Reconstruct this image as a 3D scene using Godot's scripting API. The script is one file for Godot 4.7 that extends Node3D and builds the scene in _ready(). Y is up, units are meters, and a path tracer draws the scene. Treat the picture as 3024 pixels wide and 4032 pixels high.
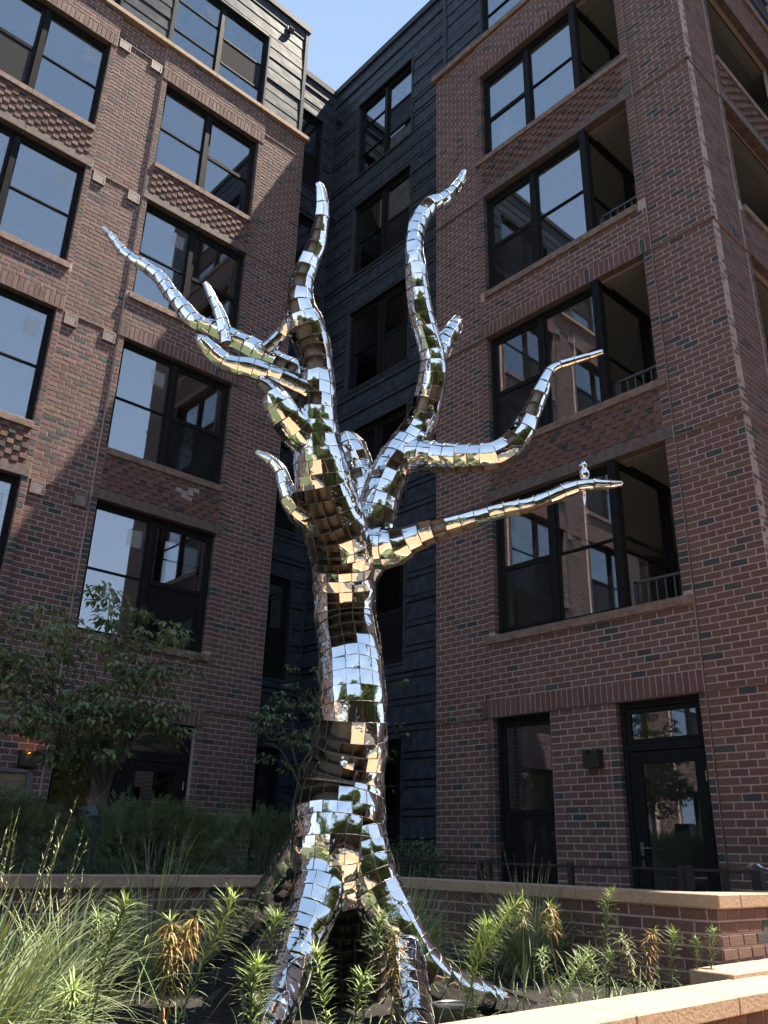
extends Node3D
# Courtyard with a mirror-steel tree. Units are metres; the camera sits at the origin, the street lies 1.5 m below it.

const HEAD := [1.713, 4.80, 7.643, 10.486, 13.329]   # window heads, storey by storey
const SILL := [-0.9, 2.80, 5.643, 8.486, 11.329]     # sill tops
const COURSE := 0.08123
const BRICK := 0.206
const STREET := -1.5
const PATIO := -0.9
const SOIL := -0.8

var rng := RandomNumberGenerator.new()
var M := {}
var tex := {}
var used_names := {}
var eye := Transform3D(Basis(Vector3(0.737, 0.024, 0.676), Vector3(-0.273, 0.925, 0.265), Vector3(-0.619, -0.379, 0.688)).orthonormalized(), Vector3.ZERO)

class Geo:
	var v := PackedVector3Array()
	var n := PackedVector3Array()
	var c := PackedColorArray()
	var t := PackedVector2Array()
	var i := PackedInt32Array()
	func quad(a: Vector3, b: Vector3, d: Vector3, e: Vector3, col := Color.WHITE) -> void:   # corners counter-clockwise seen from outside
		var nn := (b - a).cross(d - a)
		if nn.length_squared() < 1e-14:
			nn = (d - a).cross(e - a)
		nn = nn.normalized()
		var k := v.size()
		v.append_array([a, b, d, e]); n.append_array([nn, nn, nn, nn]); c.append_array([col, col, col, col])
		i.append_array([k, k + 2, k + 1, k, k + 3, k + 2])
	func tri(a: Vector3, b: Vector3, d: Vector3, col := Color.WHITE) -> void:
		var nn := (b - a).cross(d - a).normalized()
		var k := v.size()
		v.append_array([a, b, d]); n.append_array([nn, nn, nn]); c.append_array([col, col, col])
		i.append_array([k, k + 2, k + 1])
	func box(lo: Vector3, hi: Vector3, col := Color.WHITE, xf := Transform3D.IDENTITY) -> void:
		var p := []
		for k in 8:
			p.append(xf * Vector3(hi.x if k & 1 else lo.x, hi.y if k & 2 else lo.y, hi.z if k & 4 else lo.z))
		quad(p[4], p[5], p[7], p[6], col); quad(p[1], p[0], p[2], p[3], col)
		quad(p[5], p[1], p[3], p[7], col); quad(p[0], p[4], p[6], p[2], col)
		quad(p[6], p[7], p[3], p[2], col); quad(p[0], p[1], p[5], p[4], col)
	func soft_box(lo: Vector3, hi: Vector3, b: float, col := Color.WHITE, xf := Transform3D.IDENTITY) -> void:   # every edge chamfered
		var f := func(sx: int, sy: int, sz: int, ax: int) -> Vector3:
			var q := Vector3(hi.x if sx > 0 else lo.x, hi.y if sy > 0 else lo.y, hi.z if sz > 0 else lo.z)
			if ax != 0: q.x -= b * sx
			if ax != 1: q.y -= b * sy
			if ax != 2: q.z -= b * sz
			return xf * q
		for s in [-1, 1]:
			both(f.call(s, -1, -1, 0), f.call(s, 1, -1, 0), f.call(s, 1, 1, 0), f.call(s, -1, 1, 0), Vector3(s, 0, 0), xf, col)
			both(f.call(-1, s, -1, 1), f.call(1, s, -1, 1), f.call(1, s, 1, 1), f.call(-1, s, 1, 1), Vector3(0, s, 0), xf, col)
			both(f.call(-1, -1, s, 2), f.call(1, -1, s, 2), f.call(1, 1, s, 2), f.call(-1, 1, s, 2), Vector3(0, 0, s), xf, col)
		for a in [-1, 1]:
			for d in [-1, 1]:
				both(f.call(a, d, -1, 0), f.call(a, d, 1, 0), f.call(a, d, 1, 1), f.call(a, d, -1, 1), Vector3(a, d, 0), xf, col)
				both(f.call(a, -1, d, 0), f.call(a, 1, d, 0), f.call(a, 1, d, 2), f.call(a, -1, d, 2), Vector3(a, 0, d), xf, col)
				both(f.call(-1, a, d, 1), f.call(1, a, d, 1), f.call(1, a, d, 2), f.call(-1, a, d, 2), Vector3(0, a, d), xf, col)
				for e in [-1, 1]:
					var p: Vector3 = f.call(a, d, e, 0)
					var q: Vector3 = f.call(a, d, e, 1)
					var r: Vector3 = f.call(a, d, e, 2)
					if (q - p).cross(r - p).dot(xf.basis * Vector3(a, d, e)) > 0: tri(p, q, r, col)
					else: tri(p, r, q, col)
	func both(p: Vector3, q: Vector3, r: Vector3, s: Vector3, out: Vector3, xf: Transform3D, col: Color) -> void:
		if (q - p).cross(r - p).dot(xf.basis * out) > 0: quad(p, q, r, s, col)
		else: quad(p, s, r, q, col)
	func tube(path: PackedVector3Array, rad: PackedFloat32Array, sides: int, col := Color.WHITE, cap := true) -> void:
		var u := Vector3.ZERO
		var base := v.size()
		for k in path.size():
			var tn := (path[mini(k + 1, path.size() - 1)] - path[maxi(k - 1, 0)]).normalized()
			if u == Vector3.ZERO:
				u = tn.cross(Vector3(0.31, 0.2, 0.93)).normalized()
			u = (u - tn * u.dot(tn)).normalized()
			var w := tn.cross(u)
			for s in sides:
				var a := TAU * s / sides
				var d := u * cos(a) + w * sin(a)
				v.append(path[k] + d * rad[k]); n.append(d); c.append(col)
		for k in path.size() - 1:
			for s in sides:
				var a := base + k * sides + s
				var b := base + k * sides + (s + 1) % sides
				i.append_array([a, a + sides, b, b, a + sides, b + sides])
		if cap:
			for e in [0, path.size() - 1]:
				var k := v.size()
				var nn := (path[e] - path[1 if e == 0 else path.size() - 2]).normalized()
				v.append(path[e]); n.append(nn); c.append(col)
				for s in sides:
					v.append(v[base + e * sides + s]); n.append(nn); c.append(col)
				for s in sides:
					i.append_array([k, k + 1 + (s if e == 0 else (s + 1) % sides), k + 1 + ((s + 1) % sides if e == 0 else s)])
	func lathe(profile: Array, sides: int, xf := Transform3D.IDENTITY, col := Color.WHITE) -> void:   # [radius, height] pairs from the bottom up, round y
		var base := v.size()
		for k in profile.size():
			var p: Array = profile[k]
			var q: Array = profile[mini(k + 1, profile.size() - 1)]
			var o: Array = profile[maxi(k - 1, 0)]
			var dr: float = q[0] - o[0]
			var dh: float = q[1] - o[1]
			for s in sides:
				var a := TAU * s / sides
				v.append(xf * Vector3(cos(a) * p[0], p[1], sin(a) * p[0]))
				n.append((xf.basis * Vector3(cos(a) * dh, -dr, sin(a) * dh)).normalized()); c.append(col)
		for k in profile.size() - 1:
			for s in sides:
				var a := base + k * sides + s
				var b := base + k * sides + (s + 1) % sides
				i.append_array([a, b, a + sides, b, b + sides, a + sides])
	func leaf(p: Vector3, along: Vector3, side: Vector3, length: float, width: float, fold: float, col: Color) -> void:   # a pointed leaf, folded along its vein
		var up := side.cross(along).normalized()
		var m := p + along * length * 0.45
		var tip := p + along * length - up * length * 0.18
		var l := m - side * width * 0.5 + up * fold
		var r := m + side * width * 0.5 + up * fold
		tri(p, r, tip, col); tri(p, tip, l, col)
	func blade(p: Vector3, d: Vector3, length: float, width: float, droop: float, segs: int, col: Color) -> void:   # a narrow leaf that bends under its weight
		var q := p
		var dir := d.normalized()
		var side := dir.cross(Vector3.UP)
		side = side.normalized() if side.length() > 0.05 else Vector3.RIGHT
		var prev_l := q - side * width * 0.5
		var prev_r := q + side * width * 0.5
		for k in segs:
			dir = (dir + Vector3.DOWN * droop / segs).normalized()
			q += dir * length / segs
			var w := width * (1.0 - float(k + 1) / segs) * 0.5 + (0.0 if k == segs - 1 else width * 0.2)
			var l := q - side * w
			var r := q + side * w
			if k == segs - 1: tri(prev_l, prev_r, q, col)
			else: quad(prev_l, prev_r, r, l, col)
			prev_l = l; prev_r = r
	func mesh() -> ArrayMesh:
		var a := []
		a.resize(Mesh.ARRAY_MAX)
		a[Mesh.ARRAY_VERTEX] = v; a[Mesh.ARRAY_NORMAL] = n; a[Mesh.ARRAY_COLOR] = c; a[Mesh.ARRAY_INDEX] = i
		if t.size() == v.size(): a[Mesh.ARRAY_TEX_UV] = t
		var m := ArrayMesh.new()
		m.add_surface_from_arrays(Mesh.PRIMITIVE_TRIANGLES, a)
		return m

# ---------- naming and placing ----------
func numbered(called: String, parent: Node) -> String:
	var key := str(parent.get_instance_id()) + called
	var k: int = used_names.get(key, 0)
	used_names[key] = k + 1
	return called if k == 0 else "%s_%03d" % [called, k]

func world_of(o: Node) -> Transform3D:
	var x := Transform3D.IDENTITY
	while o != self:
		x = (o as Node3D).transform * x
		o = o.get_parent()
	return x

func thing(called: String, label: String, category: String, at := Vector3.ZERO, group := "") -> Node3D:
	var o := Node3D.new()
	o.name = numbered(called, self)
	o.position = at
	add_child(o)
	tag(o, label, category, group)
	return o

func tag(o: Node, label: String, category: String, group := "", kind := "") -> void:
	if label: o.set_meta("label", label)
	if category: o.set_meta("category", category)
	if group: o.set_meta("group", group)
	if kind: o.set_meta("kind", kind)

func obj(called: String, m, material: Material, parent: Node, xf := Transform3D.IDENTITY) -> MeshInstance3D:   # xf places the mesh in the world
	var o := MeshInstance3D.new()
	o.name = numbered(called, parent)
	o.mesh = m.mesh() if m is Geo else m
	o.material_override = material
	parent.add_child(o)
	o.transform = world_of(parent).affine_inverse() * xf
	return o

func empty_part(called: String, parent: Node) -> Node3D:
	var o := Node3D.new()
	o.name = numbered(called, parent)
	parent.add_child(o)
	return o

func many(called: String, m: Mesh, material: Material, parent: Node, places: Array, colors: Array) -> void:
	if places.is_empty(): return
	var mm := MultiMesh.new()
	mm.transform_format = MultiMesh.TRANSFORM_3D
	mm.use_colors = true
	mm.mesh = m
	mm.instance_count = places.size()
	var back := world_of(parent).affine_inverse()
	for k in places.size():
		mm.set_instance_transform(k, back * places[k])
		mm.set_instance_color(k, colors[k])
	var o := MultiMeshInstance3D.new()
	o.name = numbered(called, parent)
	o.multimesh = mm
	o.material_override = material
	o.set_meta("kind", "stuff")
	parent.add_child(o)

func shows(p: Vector3, size: float, normal := Vector3.ZERO) -> float:   # how large a piece is in the photograph, to choose which ones are parts
	var q := eye.basis.transposed() * p
	if q.z > -0.3 or absf(q.x) > -q.z * 0.47 or absf(q.y) > -q.z * 0.63: return 0.0
	var facing := 1.0 if normal == Vector3.ZERO else maxf(0.0, -normal.dot(p.normalized()))
	return size * facing / (q.z * q.z)

# ---------- materials ----------
func srgb(r: float, g: float, b: float) -> Color:
	return Color(r / 255.0, g / 255.0, b / 255.0)

func noise_texture(called: String, freq: float, octaves: int, size: int, low: float, high: float, normal := false, strength := 1.0, kind := FastNoiseLite.TYPE_SIMPLEX_SMOOTH) -> NoiseTexture2D:
	var f := FastNoiseLite.new()
	f.seed = called.hash() % 1000
	f.noise_type = kind
	f.frequency = freq
	f.fractal_octaves = octaves
	var t := NoiseTexture2D.new()
	t.width = size; t.height = size; t.seamless = true; t.noise = f
	if normal:
		t.as_normal_map = true; t.bump_strength = strength
	else:
		var g := Gradient.new()
		g.set_color(0, Color(low, low, low)); g.set_color(1, Color(high, high, high))
		t.color_ramp = g
	tex[called] = t
	return t

func mat(called: String, color: Color, rough := 0.8, metal := 0.0, grain := "", scale := 1.0, bump := "", bump_scale := 1.0) -> StandardMaterial3D:
	var m := StandardMaterial3D.new()
	m.resource_name = called
	m.albedo_color = color
	m.roughness = rough
	m.metallic = metal
	if grain or bump:
		m.uv1_triplanar = true
		m.uv1_world_triplanar = true
		m.uv1_scale = Vector3.ONE * scale
	if grain: m.albedo_texture = tex[grain]
	if bump:
		m.normal_enabled = true
		m.normal_texture = tex[bump]
		m.normal_scale = bump_scale
	M[called] = m
	return m

func make_materials() -> void:
	noise_texture("grain", 0.035, 4, 512, 0.68, 1.0)
	noise_texture("fine", 0.03, 4, 512, 0.86, 1.0)
	noise_texture("patches", 0.012, 5, 512, 0.66, 1.0)
	noise_texture("rough_relief", 0.05, 4, 512, 0, 1, true, 6.0)
	noise_texture("soft_waves", 0.010, 2, 256, 0, 1, true, 3.0)
	noise_texture("steel_waves", 0.012, 2, 512, 0, 1, true, 4.0)
	noise_texture("mulch", 0.06, 3, 512, 0.3, 1.0, false, 1.0, FastNoiseLite.TYPE_CELLULAR)
	var brick := mat("brick", Color.WHITE, 0.88, 0.0, "grain", 2.6, "rough_relief", 0.9)
	brick.vertex_color_use_as_albedo = true
	mat("mortar", Color(0.56, 0.435, 0.41).linear_to_srgb(), 0.95, 0.0, "grain", 3.0, "rough_relief", 0.8)
	mat("stone", Color(0.27, 0.185, 0.15).linear_to_srgb(), 0.85, 0.0, "patches", 1.1, "rough_relief", 0.3)
	mat("cap_stone", Color(0.42, 0.30, 0.215).linear_to_srgb(), 0.85, 0.0, "fine", 1.4, "rough_relief", 0.25)
	mat("lintel", Color(0.155, 0.115, 0.105).linear_to_srgb(), 0.8, 0.0, "patches", 1.4)
	mat("dark_frame", Color(0.022, 0.023, 0.026).linear_to_srgb(), 0.42, 0.0, "patches", 2.0)
	mat("cladding", Color(0.062, 0.076, 0.098).linear_to_srgb(), 0.3, 0.05, "patches", 0.8, "soft_waves", 0.2)
	mat("cladding_trim", Color(0.065, 0.074, 0.092).linear_to_srgb(), 0.3, 0.05, "patches", 1.3)
	mat("concrete", Color(0.33, 0.33, 0.32).linear_to_srgb(), 0.9, 0.0, "patches", 0.7)
	mat("soffit", Color(0.17, 0.178, 0.18).linear_to_srgb(), 0.9, 0.0, "fine", 0.8)
	mat("plaster", Color(0.34, 0.33, 0.31).linear_to_srgb(), 0.9, 0.0, "fine", 0.6)
	var pane := mat("window_glass", Color(0.92, 0.96, 1.0, 0.2), 0.015, 1.0)
	pane.transparency = BaseMaterial3D.TRANSPARENCY_ALPHA
	var plain := Image.create(4, 4, false, Image.FORMAT_RGBA8)
	plain.fill(Color.WHITE)
	pane.albedo_texture = ImageTexture.create_from_image(plain)
	var screen := mat("insect_screen", Color(0.05, 0.052, 0.055, 0.5), 0.9)
	screen.transparency = BaseMaterial3D.TRANSPARENCY_ALPHA
	var film := mat("window_sticker", Color(0.85, 0.88, 0.9, 0.13), 0.5)
	film.transparency = BaseMaterial3D.TRANSPARENCY_ALPHA
	mat("vent_cover", Color(0.30, 0.235, 0.235).linear_to_srgb(), 0.6, 0.0, "patches", 3.0)
	mat("vent_hood", Color(0.13, 0.085, 0.085).linear_to_srgb(), 0.6)
	mat("mirror_steel", Color(0.93, 0.935, 0.94), 0.03, 1.0, "", 4.2, "steel_waves", 0.4)
	mat("weld", Color(0.42, 0.41, 0.40), 0.33, 1.0, "", 30.0, "rough_relief", 1.0)
	mat("fin_steel", Color(0.60, 0.575, 0.545), 0.42, 0.4, "patches", 4.0)
	mat("liner", Color(0.58, 0.555, 0.52), 0.5, 0.25, "patches", 2.0)
	mat("bird_steel", Color(0.94, 0.94, 0.945), 0.03, 1.0)
	mat("black_metal", Color(0.02, 0.02, 0.022).linear_to_srgb(), 0.5, 0.2)
	mat("rail_metal", Color(0.03, 0.027, 0.025).linear_to_srgb(), 0.55, 0.2)
	mat("galvanised", Color(0.5, 0.51, 0.51), 0.35, 0.9, "patches", 5.0)
	mat("chrome", Color(0.8, 0.8, 0.78), 0.18, 1.0)
	mat("baluster", Color(0.05, 0.062, 0.068).linear_to_srgb(), 0.5, 0.2)
	mat("verdigris", Color(0.06, 0.09, 0.088).linear_to_srgb(), 0.55, 0.4, "patches", 6.0)
	mat("tan_panel", Color(0.27, 0.205, 0.13).linear_to_srgb(), 0.7, 0.0, "patches", 4.0)
	mat("slate", Color(0.075, 0.085, 0.095).linear_to_srgb(), 0.6)
	mat("bark", Color(0.17, 0.15, 0.125).linear_to_srgb(), 0.95, 0.0, "grain", 4.0, "rough_relief", 1.0)
	mat("soil", Color(0.034, 0.028, 0.023).linear_to_srgb(), 0.98, 0.0, "mulch", 1.6, "rough_relief", 1.6)
	mat("asphalt", Color(0.075, 0.075, 0.078).linear_to_srgb(), 0.95, 0.0, "grain", 2.0)
	mat("paving", Color(0.44, 0.27, 0.165).linear_to_srgb(), 0.9, 0.0, "patches", 1.0)
	mat("lawn", Color(0.06, 0.085, 0.035).linear_to_srgb(), 0.95, 0.0, "grain", 1.0)
	mat("patio_slab", Color(0.30, 0.28, 0.26).linear_to_srgb(), 0.9, 0.0, "patches", 0.8)
	mat("paper", Color(0.78, 0.8, 0.82).linear_to_srgb(), 0.8)
	mat("road_paint", Color(0.75, 0.74, 0.7).linear_to_srgb(), 0.8)
	for k in ["cladding", "cladding_trim", "dark_frame"]:
		M[k].metallic_specular = 0.12
	for k in ["leaf", "needle", "grass_blade", "stem_leaf"]:
		var m := mat(k, Color.WHITE, 0.62)
		m.vertex_color_use_as_albedo = true
		m.cull_mode = BaseMaterial3D.CULL_DISABLED
		m.backlight_enabled = true
		m.backlight = Color(0.55, 0.6, 0.35) if k != "needle" else Color(0.25, 0.3, 0.15)
	var glow := mat("warm_bulb", Color(1.0, 0.8, 0.5), 0.5)
	glow.emission_enabled = true
	glow.emission = Color(1.0, 0.62, 0.2)
	glow.emission_energy_multiplier = 0.45

# ---------- brickwork ----------
# sizes of the kinds of brick: stretcher, header beside an opening, soldier, projecting header
const KINDS := [Vector3(0.192, 0.0672, 0.03), Vector3(0.093, 0.0672, 0.11), Vector3(0.0672, 0.2297, 0.03), Vector3(0.0925, 0.0712, 0.05)]
const KIND_NAMES := ["brick", "reveal_brick", "soldier_brick", "checker_brick"]
var brick_tones := []
var brick_meshes := {}
var laid := []   # [kind, place, tone] of the building at hand

func make_tones() -> void:
	var r := RandomNumberGenerator.new()
	r.seed = 5
	for k in 14:
		var f := r.randf_range(0.88, 1.14)
		brick_tones.append(Color(0.185 * f, 0.100 * f * r.randf_range(0.92, 1.1), 0.090 * f * r.randf_range(0.9, 1.12)))
	brick_tones.append(Color(0.062, 0.072, 0.078)); brick_tones.append(Color(0.085, 0.09, 0.09))   # blue-grey bricks
	brick_tones.append(Color(0.14, 0.085, 0.078)); brick_tones.append(Color(0.23, 0.13, 0.105))
	brick_tones.append(Color(0.42, 0.38, 0.37))                                                    # bloomed white

func tone() -> int:
	var r := rng.randf()
	if r < 0.05: return 14
	if r < 0.075: return 15
	if r < 0.11: return 16
	if r < 0.13: return 17
	return rng.randi() % 14

func brick_mesh(kind: int, tone_number: int) -> ArrayMesh:
	var key := kind * 100 + tone_number
	if not brick_meshes.has(key):
		var s: Vector3 = KINDS[kind]
		var col: Color = brick_tones[tone_number] if tone_number >= 0 else Color.WHITE
		var g := Geo.new()
		var b := 0.004
		var x := s.x / 2
		var y := s.y / 2
		var r := RandomNumberGenerator.new()
		r.seed = key + 7
		var f := []
		for q in [[-1, -1], [1, -1], [1, 1], [-1, 1]]:
			f.append(Vector3(q[0] * (x - b) + r.randf_range(-0.0015, 0.0015), q[1] * (y - b) + r.randf_range(-0.0012, 0.0012), r.randf_range(-0.0012, 0.0008)))
		var e := [Vector3(-x, -y, -b), Vector3(x, -y, -b), Vector3(x, y, -b), Vector3(-x, y, -b)]
		var k := [Vector3(-x, -y, -s.z), Vector3(x, -y, -s.z), Vector3(x, y, -s.z), Vector3(-x, y, -s.z)]
		g.quad(f[0], f[1], f[2], f[3], col)
		for j in 4:
			var m := (j + 1) % 4
			g.quad(e[j], e[m], f[m], f[j], col)
			g.quad(k[j], k[m], e[m], e[j], col)
		brick_meshes[key] = g.mesh()
	return brick_meshes[key]

func lay(kind: int, xf: Transform3D, x: float, y: float, z: float, width := -1.0, tone_number := -1, height := -1.0) -> void:
	var s: Vector3 = KINDS[kind]
	var tilt := Basis(Vector3(1, 0, 0), rng.randf_range(-0.045, 0.045)) * Basis(Vector3(0, 1, 0), rng.randf_range(-0.012, 0.012))
	var b := tilt.scaled_local(Vector3((width / s.x) if width > 0 else 1.0, (height / s.y) if height > 0 else 1.0, 1.0))
	laid.append([kind, xf * Transform3D(b, Vector3(x, y, z + rng.randf_range(-0.0015, 0.0015))), tone() if tone_number < 0 else tone_number])

func courses(xf: Transform3D, x0: float, x1: float, y0: float, y1: float, z: float, holes: Array, base := 1.713) -> void:   # running bond between x0 and x1, left out at the holes
	var k := int(ceil((y0 - base) / COURSE - 0.05))
	while base + (k + 1) * COURSE <= y1 + 0.02:
		var yc := base + (k + 0.5) * COURSE
		var spans := [[x0, x1]]
		for h in holes:
			if yc > h[2] and yc < h[3]:
				var next := []
				for s in spans:
					if h[1] <= s[0] or h[0] >= s[1]: next.append(s); continue
					if h[0] > s[0]: next.append([s[0], h[0]])
					if h[1] < s[1]: next.append([h[1], s[1]])
				spans = next
		for s in spans:
			var cuts := [s[0]]
			var x: float = floor(s[0] / BRICK) * BRICK + (BRICK / 2 if posmod(k, 2) else 0.0) - BRICK
			while x < s[1] - 0.05:
				if x > s[0] + 0.05: cuts.append(x)
				x += BRICK
			cuts.append(s[1])
			for q in cuts.size() - 1:
				if cuts[q + 1] - cuts[q] > 0.03: lay(0, xf, (cuts[q] + cuts[q + 1]) / 2, yc, z, cuts[q + 1] - cuts[q] - 0.014)
		k += 1

func stack_of_headers(xf: Transform3D, x0: float, x1: float, y0: float, y1: float, z: float, base := 1.713) -> void:   # the narrow column of brick ends beside an opening
	var k := int(ceil((y0 - base) / COURSE - 0.05))
	while base + (k + 1) * COURSE <= y1 + 0.02:
		lay(1, xf, (x0 + x1) / 2, base + (k + 0.5) * COURSE, z, x1 - x0 - 0.005, 14 if rng.randf() < 0.16 else -1)
		k += 1

func soldiers(xf: Transform3D, x0: float, x1: float, y: float, z: float) -> void:
	var count := int(round((x1 - x0) / COURSE))
	var step := (x1 - x0) / count
	for k in count:
		lay(2, xf, x0 + (k + 0.5) * step, y + COURSE * 1.5, z + 0.004, step - 0.014, tone() if rng.randf() < 0.3 else rng.randi() % 14)

func checker(xf: Transform3D, x0: float, x1: float, y0: float, y1: float, z: float, bloom := Vector3.INF) -> void:   # headers, every other one standing proud
	var count := int(round((x1 - x0) / 0.1015))
	var step := (x1 - x0) / count
	var rows := int(round((y1 - y0) / COURSE))
	var rise := (y1 - y0) / rows
	for r in rows:
		for k in count:
			var x := x0 + (k + 0.5) * step
			var y := y0 + (r + 0.5) * rise
			var t := -1
			if bloom != Vector3.INF and Vector2(x - bloom.x, (y - bloom.y) * 1.3).length() < 0.11 + rng.randf() * 0.08: t = 18
			lay(3, xf, x, y, z + (0.022 if (r + k) % 2 == 0 else 0.0), step - 0.006, t, rise - 0.007)

func finish_bricks(parent: Node, limit := 300) -> void:   # the bricks that show largest are parts; the rest is joined, kind by kind
	for kind in 4:
		var ranked := []
		for b in laid:
			if b[0] == kind:
				var x: Transform3D = b[1]
				ranked.append([shows(x.origin, KINDS[kind].x * KINDS[kind].y * x.basis.x.length(), x.basis.z.normalized()), b])
		ranked.sort_custom(func(p, q): return p[0] > q[0])
		var places := []
		var colors := []
		for k in ranked.size():
			var b: Array = ranked[k][1]
			if k < limit and ranked[k][0] > 0.0:
				obj(KIND_NAMES[kind], brick_mesh(kind, b[2]), M.brick, parent, b[1])
			else:
				places.append(b[1]); colors.append(brick_tones[b[2]])
		many(["brick_courses", "reveal_courses", "soldier_courses", "checker_courses"][kind], brick_mesh(kind, -1), M.brick, parent, places, colors)
	laid.clear()

func mortar_sheet(g: Geo, x0: float, x1: float, y0: float, y1: float, z: float, holes: Array, depth: float) -> void:   # the bed the bricks sit in, with its openings and their reveals; z is its face
	var xs := [x0, x1]
	var ys := [y0, y1]
	for h in holes:
		for k in 2:
			if h[k] > x0 and h[k] < x1: xs.append(h[k])
			if h[k + 2] > y0 and h[k + 2] < y1: ys.append(h[k + 2])
	xs.sort(); ys.sort()
	for a in xs.size() - 1:
		for b in ys.size() - 1:
			if xs[a + 1] - xs[a] < 1e-4 or ys[b + 1] - ys[b] < 1e-4: continue
			var cx: float = (xs[a] + xs[a + 1]) / 2
			var cy: float = (ys[b] + ys[b + 1]) / 2
			var open := false
			for h in holes:
				if cx > h[0] and cx < h[1] and cy > h[2] and cy < h[3]: open = true
			if open: continue
			g.quad(Vector3(xs[a], ys[b], z), Vector3(xs[a + 1], ys[b], z), Vector3(xs[a + 1], ys[b + 1], z), Vector3(xs[a], ys[b + 1], z))
			g.quad(Vector3(xs[a + 1], ys[b], z - depth), Vector3(xs[a], ys[b], z - depth), Vector3(xs[a], ys[b + 1], z - depth), Vector3(xs[a + 1], ys[b + 1], z - depth))
	var d := z - depth
	for h in holes:
		var a: float = h[0] - 0.009
		var b: float = h[1] + 0.009
		if h[0] < x0 or h[1] > x1: continue
		g.quad(Vector3(a, h[2], z), Vector3(a, h[2], d), Vector3(a, h[3], d), Vector3(a, h[3], z))
		g.quad(Vector3(b, h[2], d), Vector3(b, h[2], z), Vector3(b, h[3], z), Vector3(b, h[3], d))
		g.quad(Vector3(a, h[3], z), Vector3(a, h[3], d), Vector3(b, h[3], d), Vector3(b, h[3], z))
		g.quad(Vector3(a, h[2], d), Vector3(a, h[2], z), Vector3(b, h[2], z), Vector3(b, h[2], d))
	g.quad(Vector3(x0, y0, d), Vector3(x0, y0, z), Vector3(x0, y1, z), Vector3(x0, y1, d))
	g.quad(Vector3(x1, y0, z), Vector3(x1, y0, d), Vector3(x1, y1, d), Vector3(x1, y1, z))
	g.quad(Vector3(x0, y1, z), Vector3(x1, y1, z), Vector3(x1, y1, d), Vector3(x0, y1, d))
	g.quad(Vector3(x0, y0, d), Vector3(x1, y0, d), Vector3(x1, y0, z), Vector3(x0, y0, z))

# ---------- windows, cladding ----------
func slab(called: String, parent: Node, xf: Transform3D, lo: Vector3, hi: Vector3, material: Material, soft := 0.0) -> MeshInstance3D:
	var g := Geo.new()
	if soft > 0: g.soft_box(lo, hi, soft)
	else: g.box(lo, hi)
	return obj(called, g, material, parent, xf)

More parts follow.
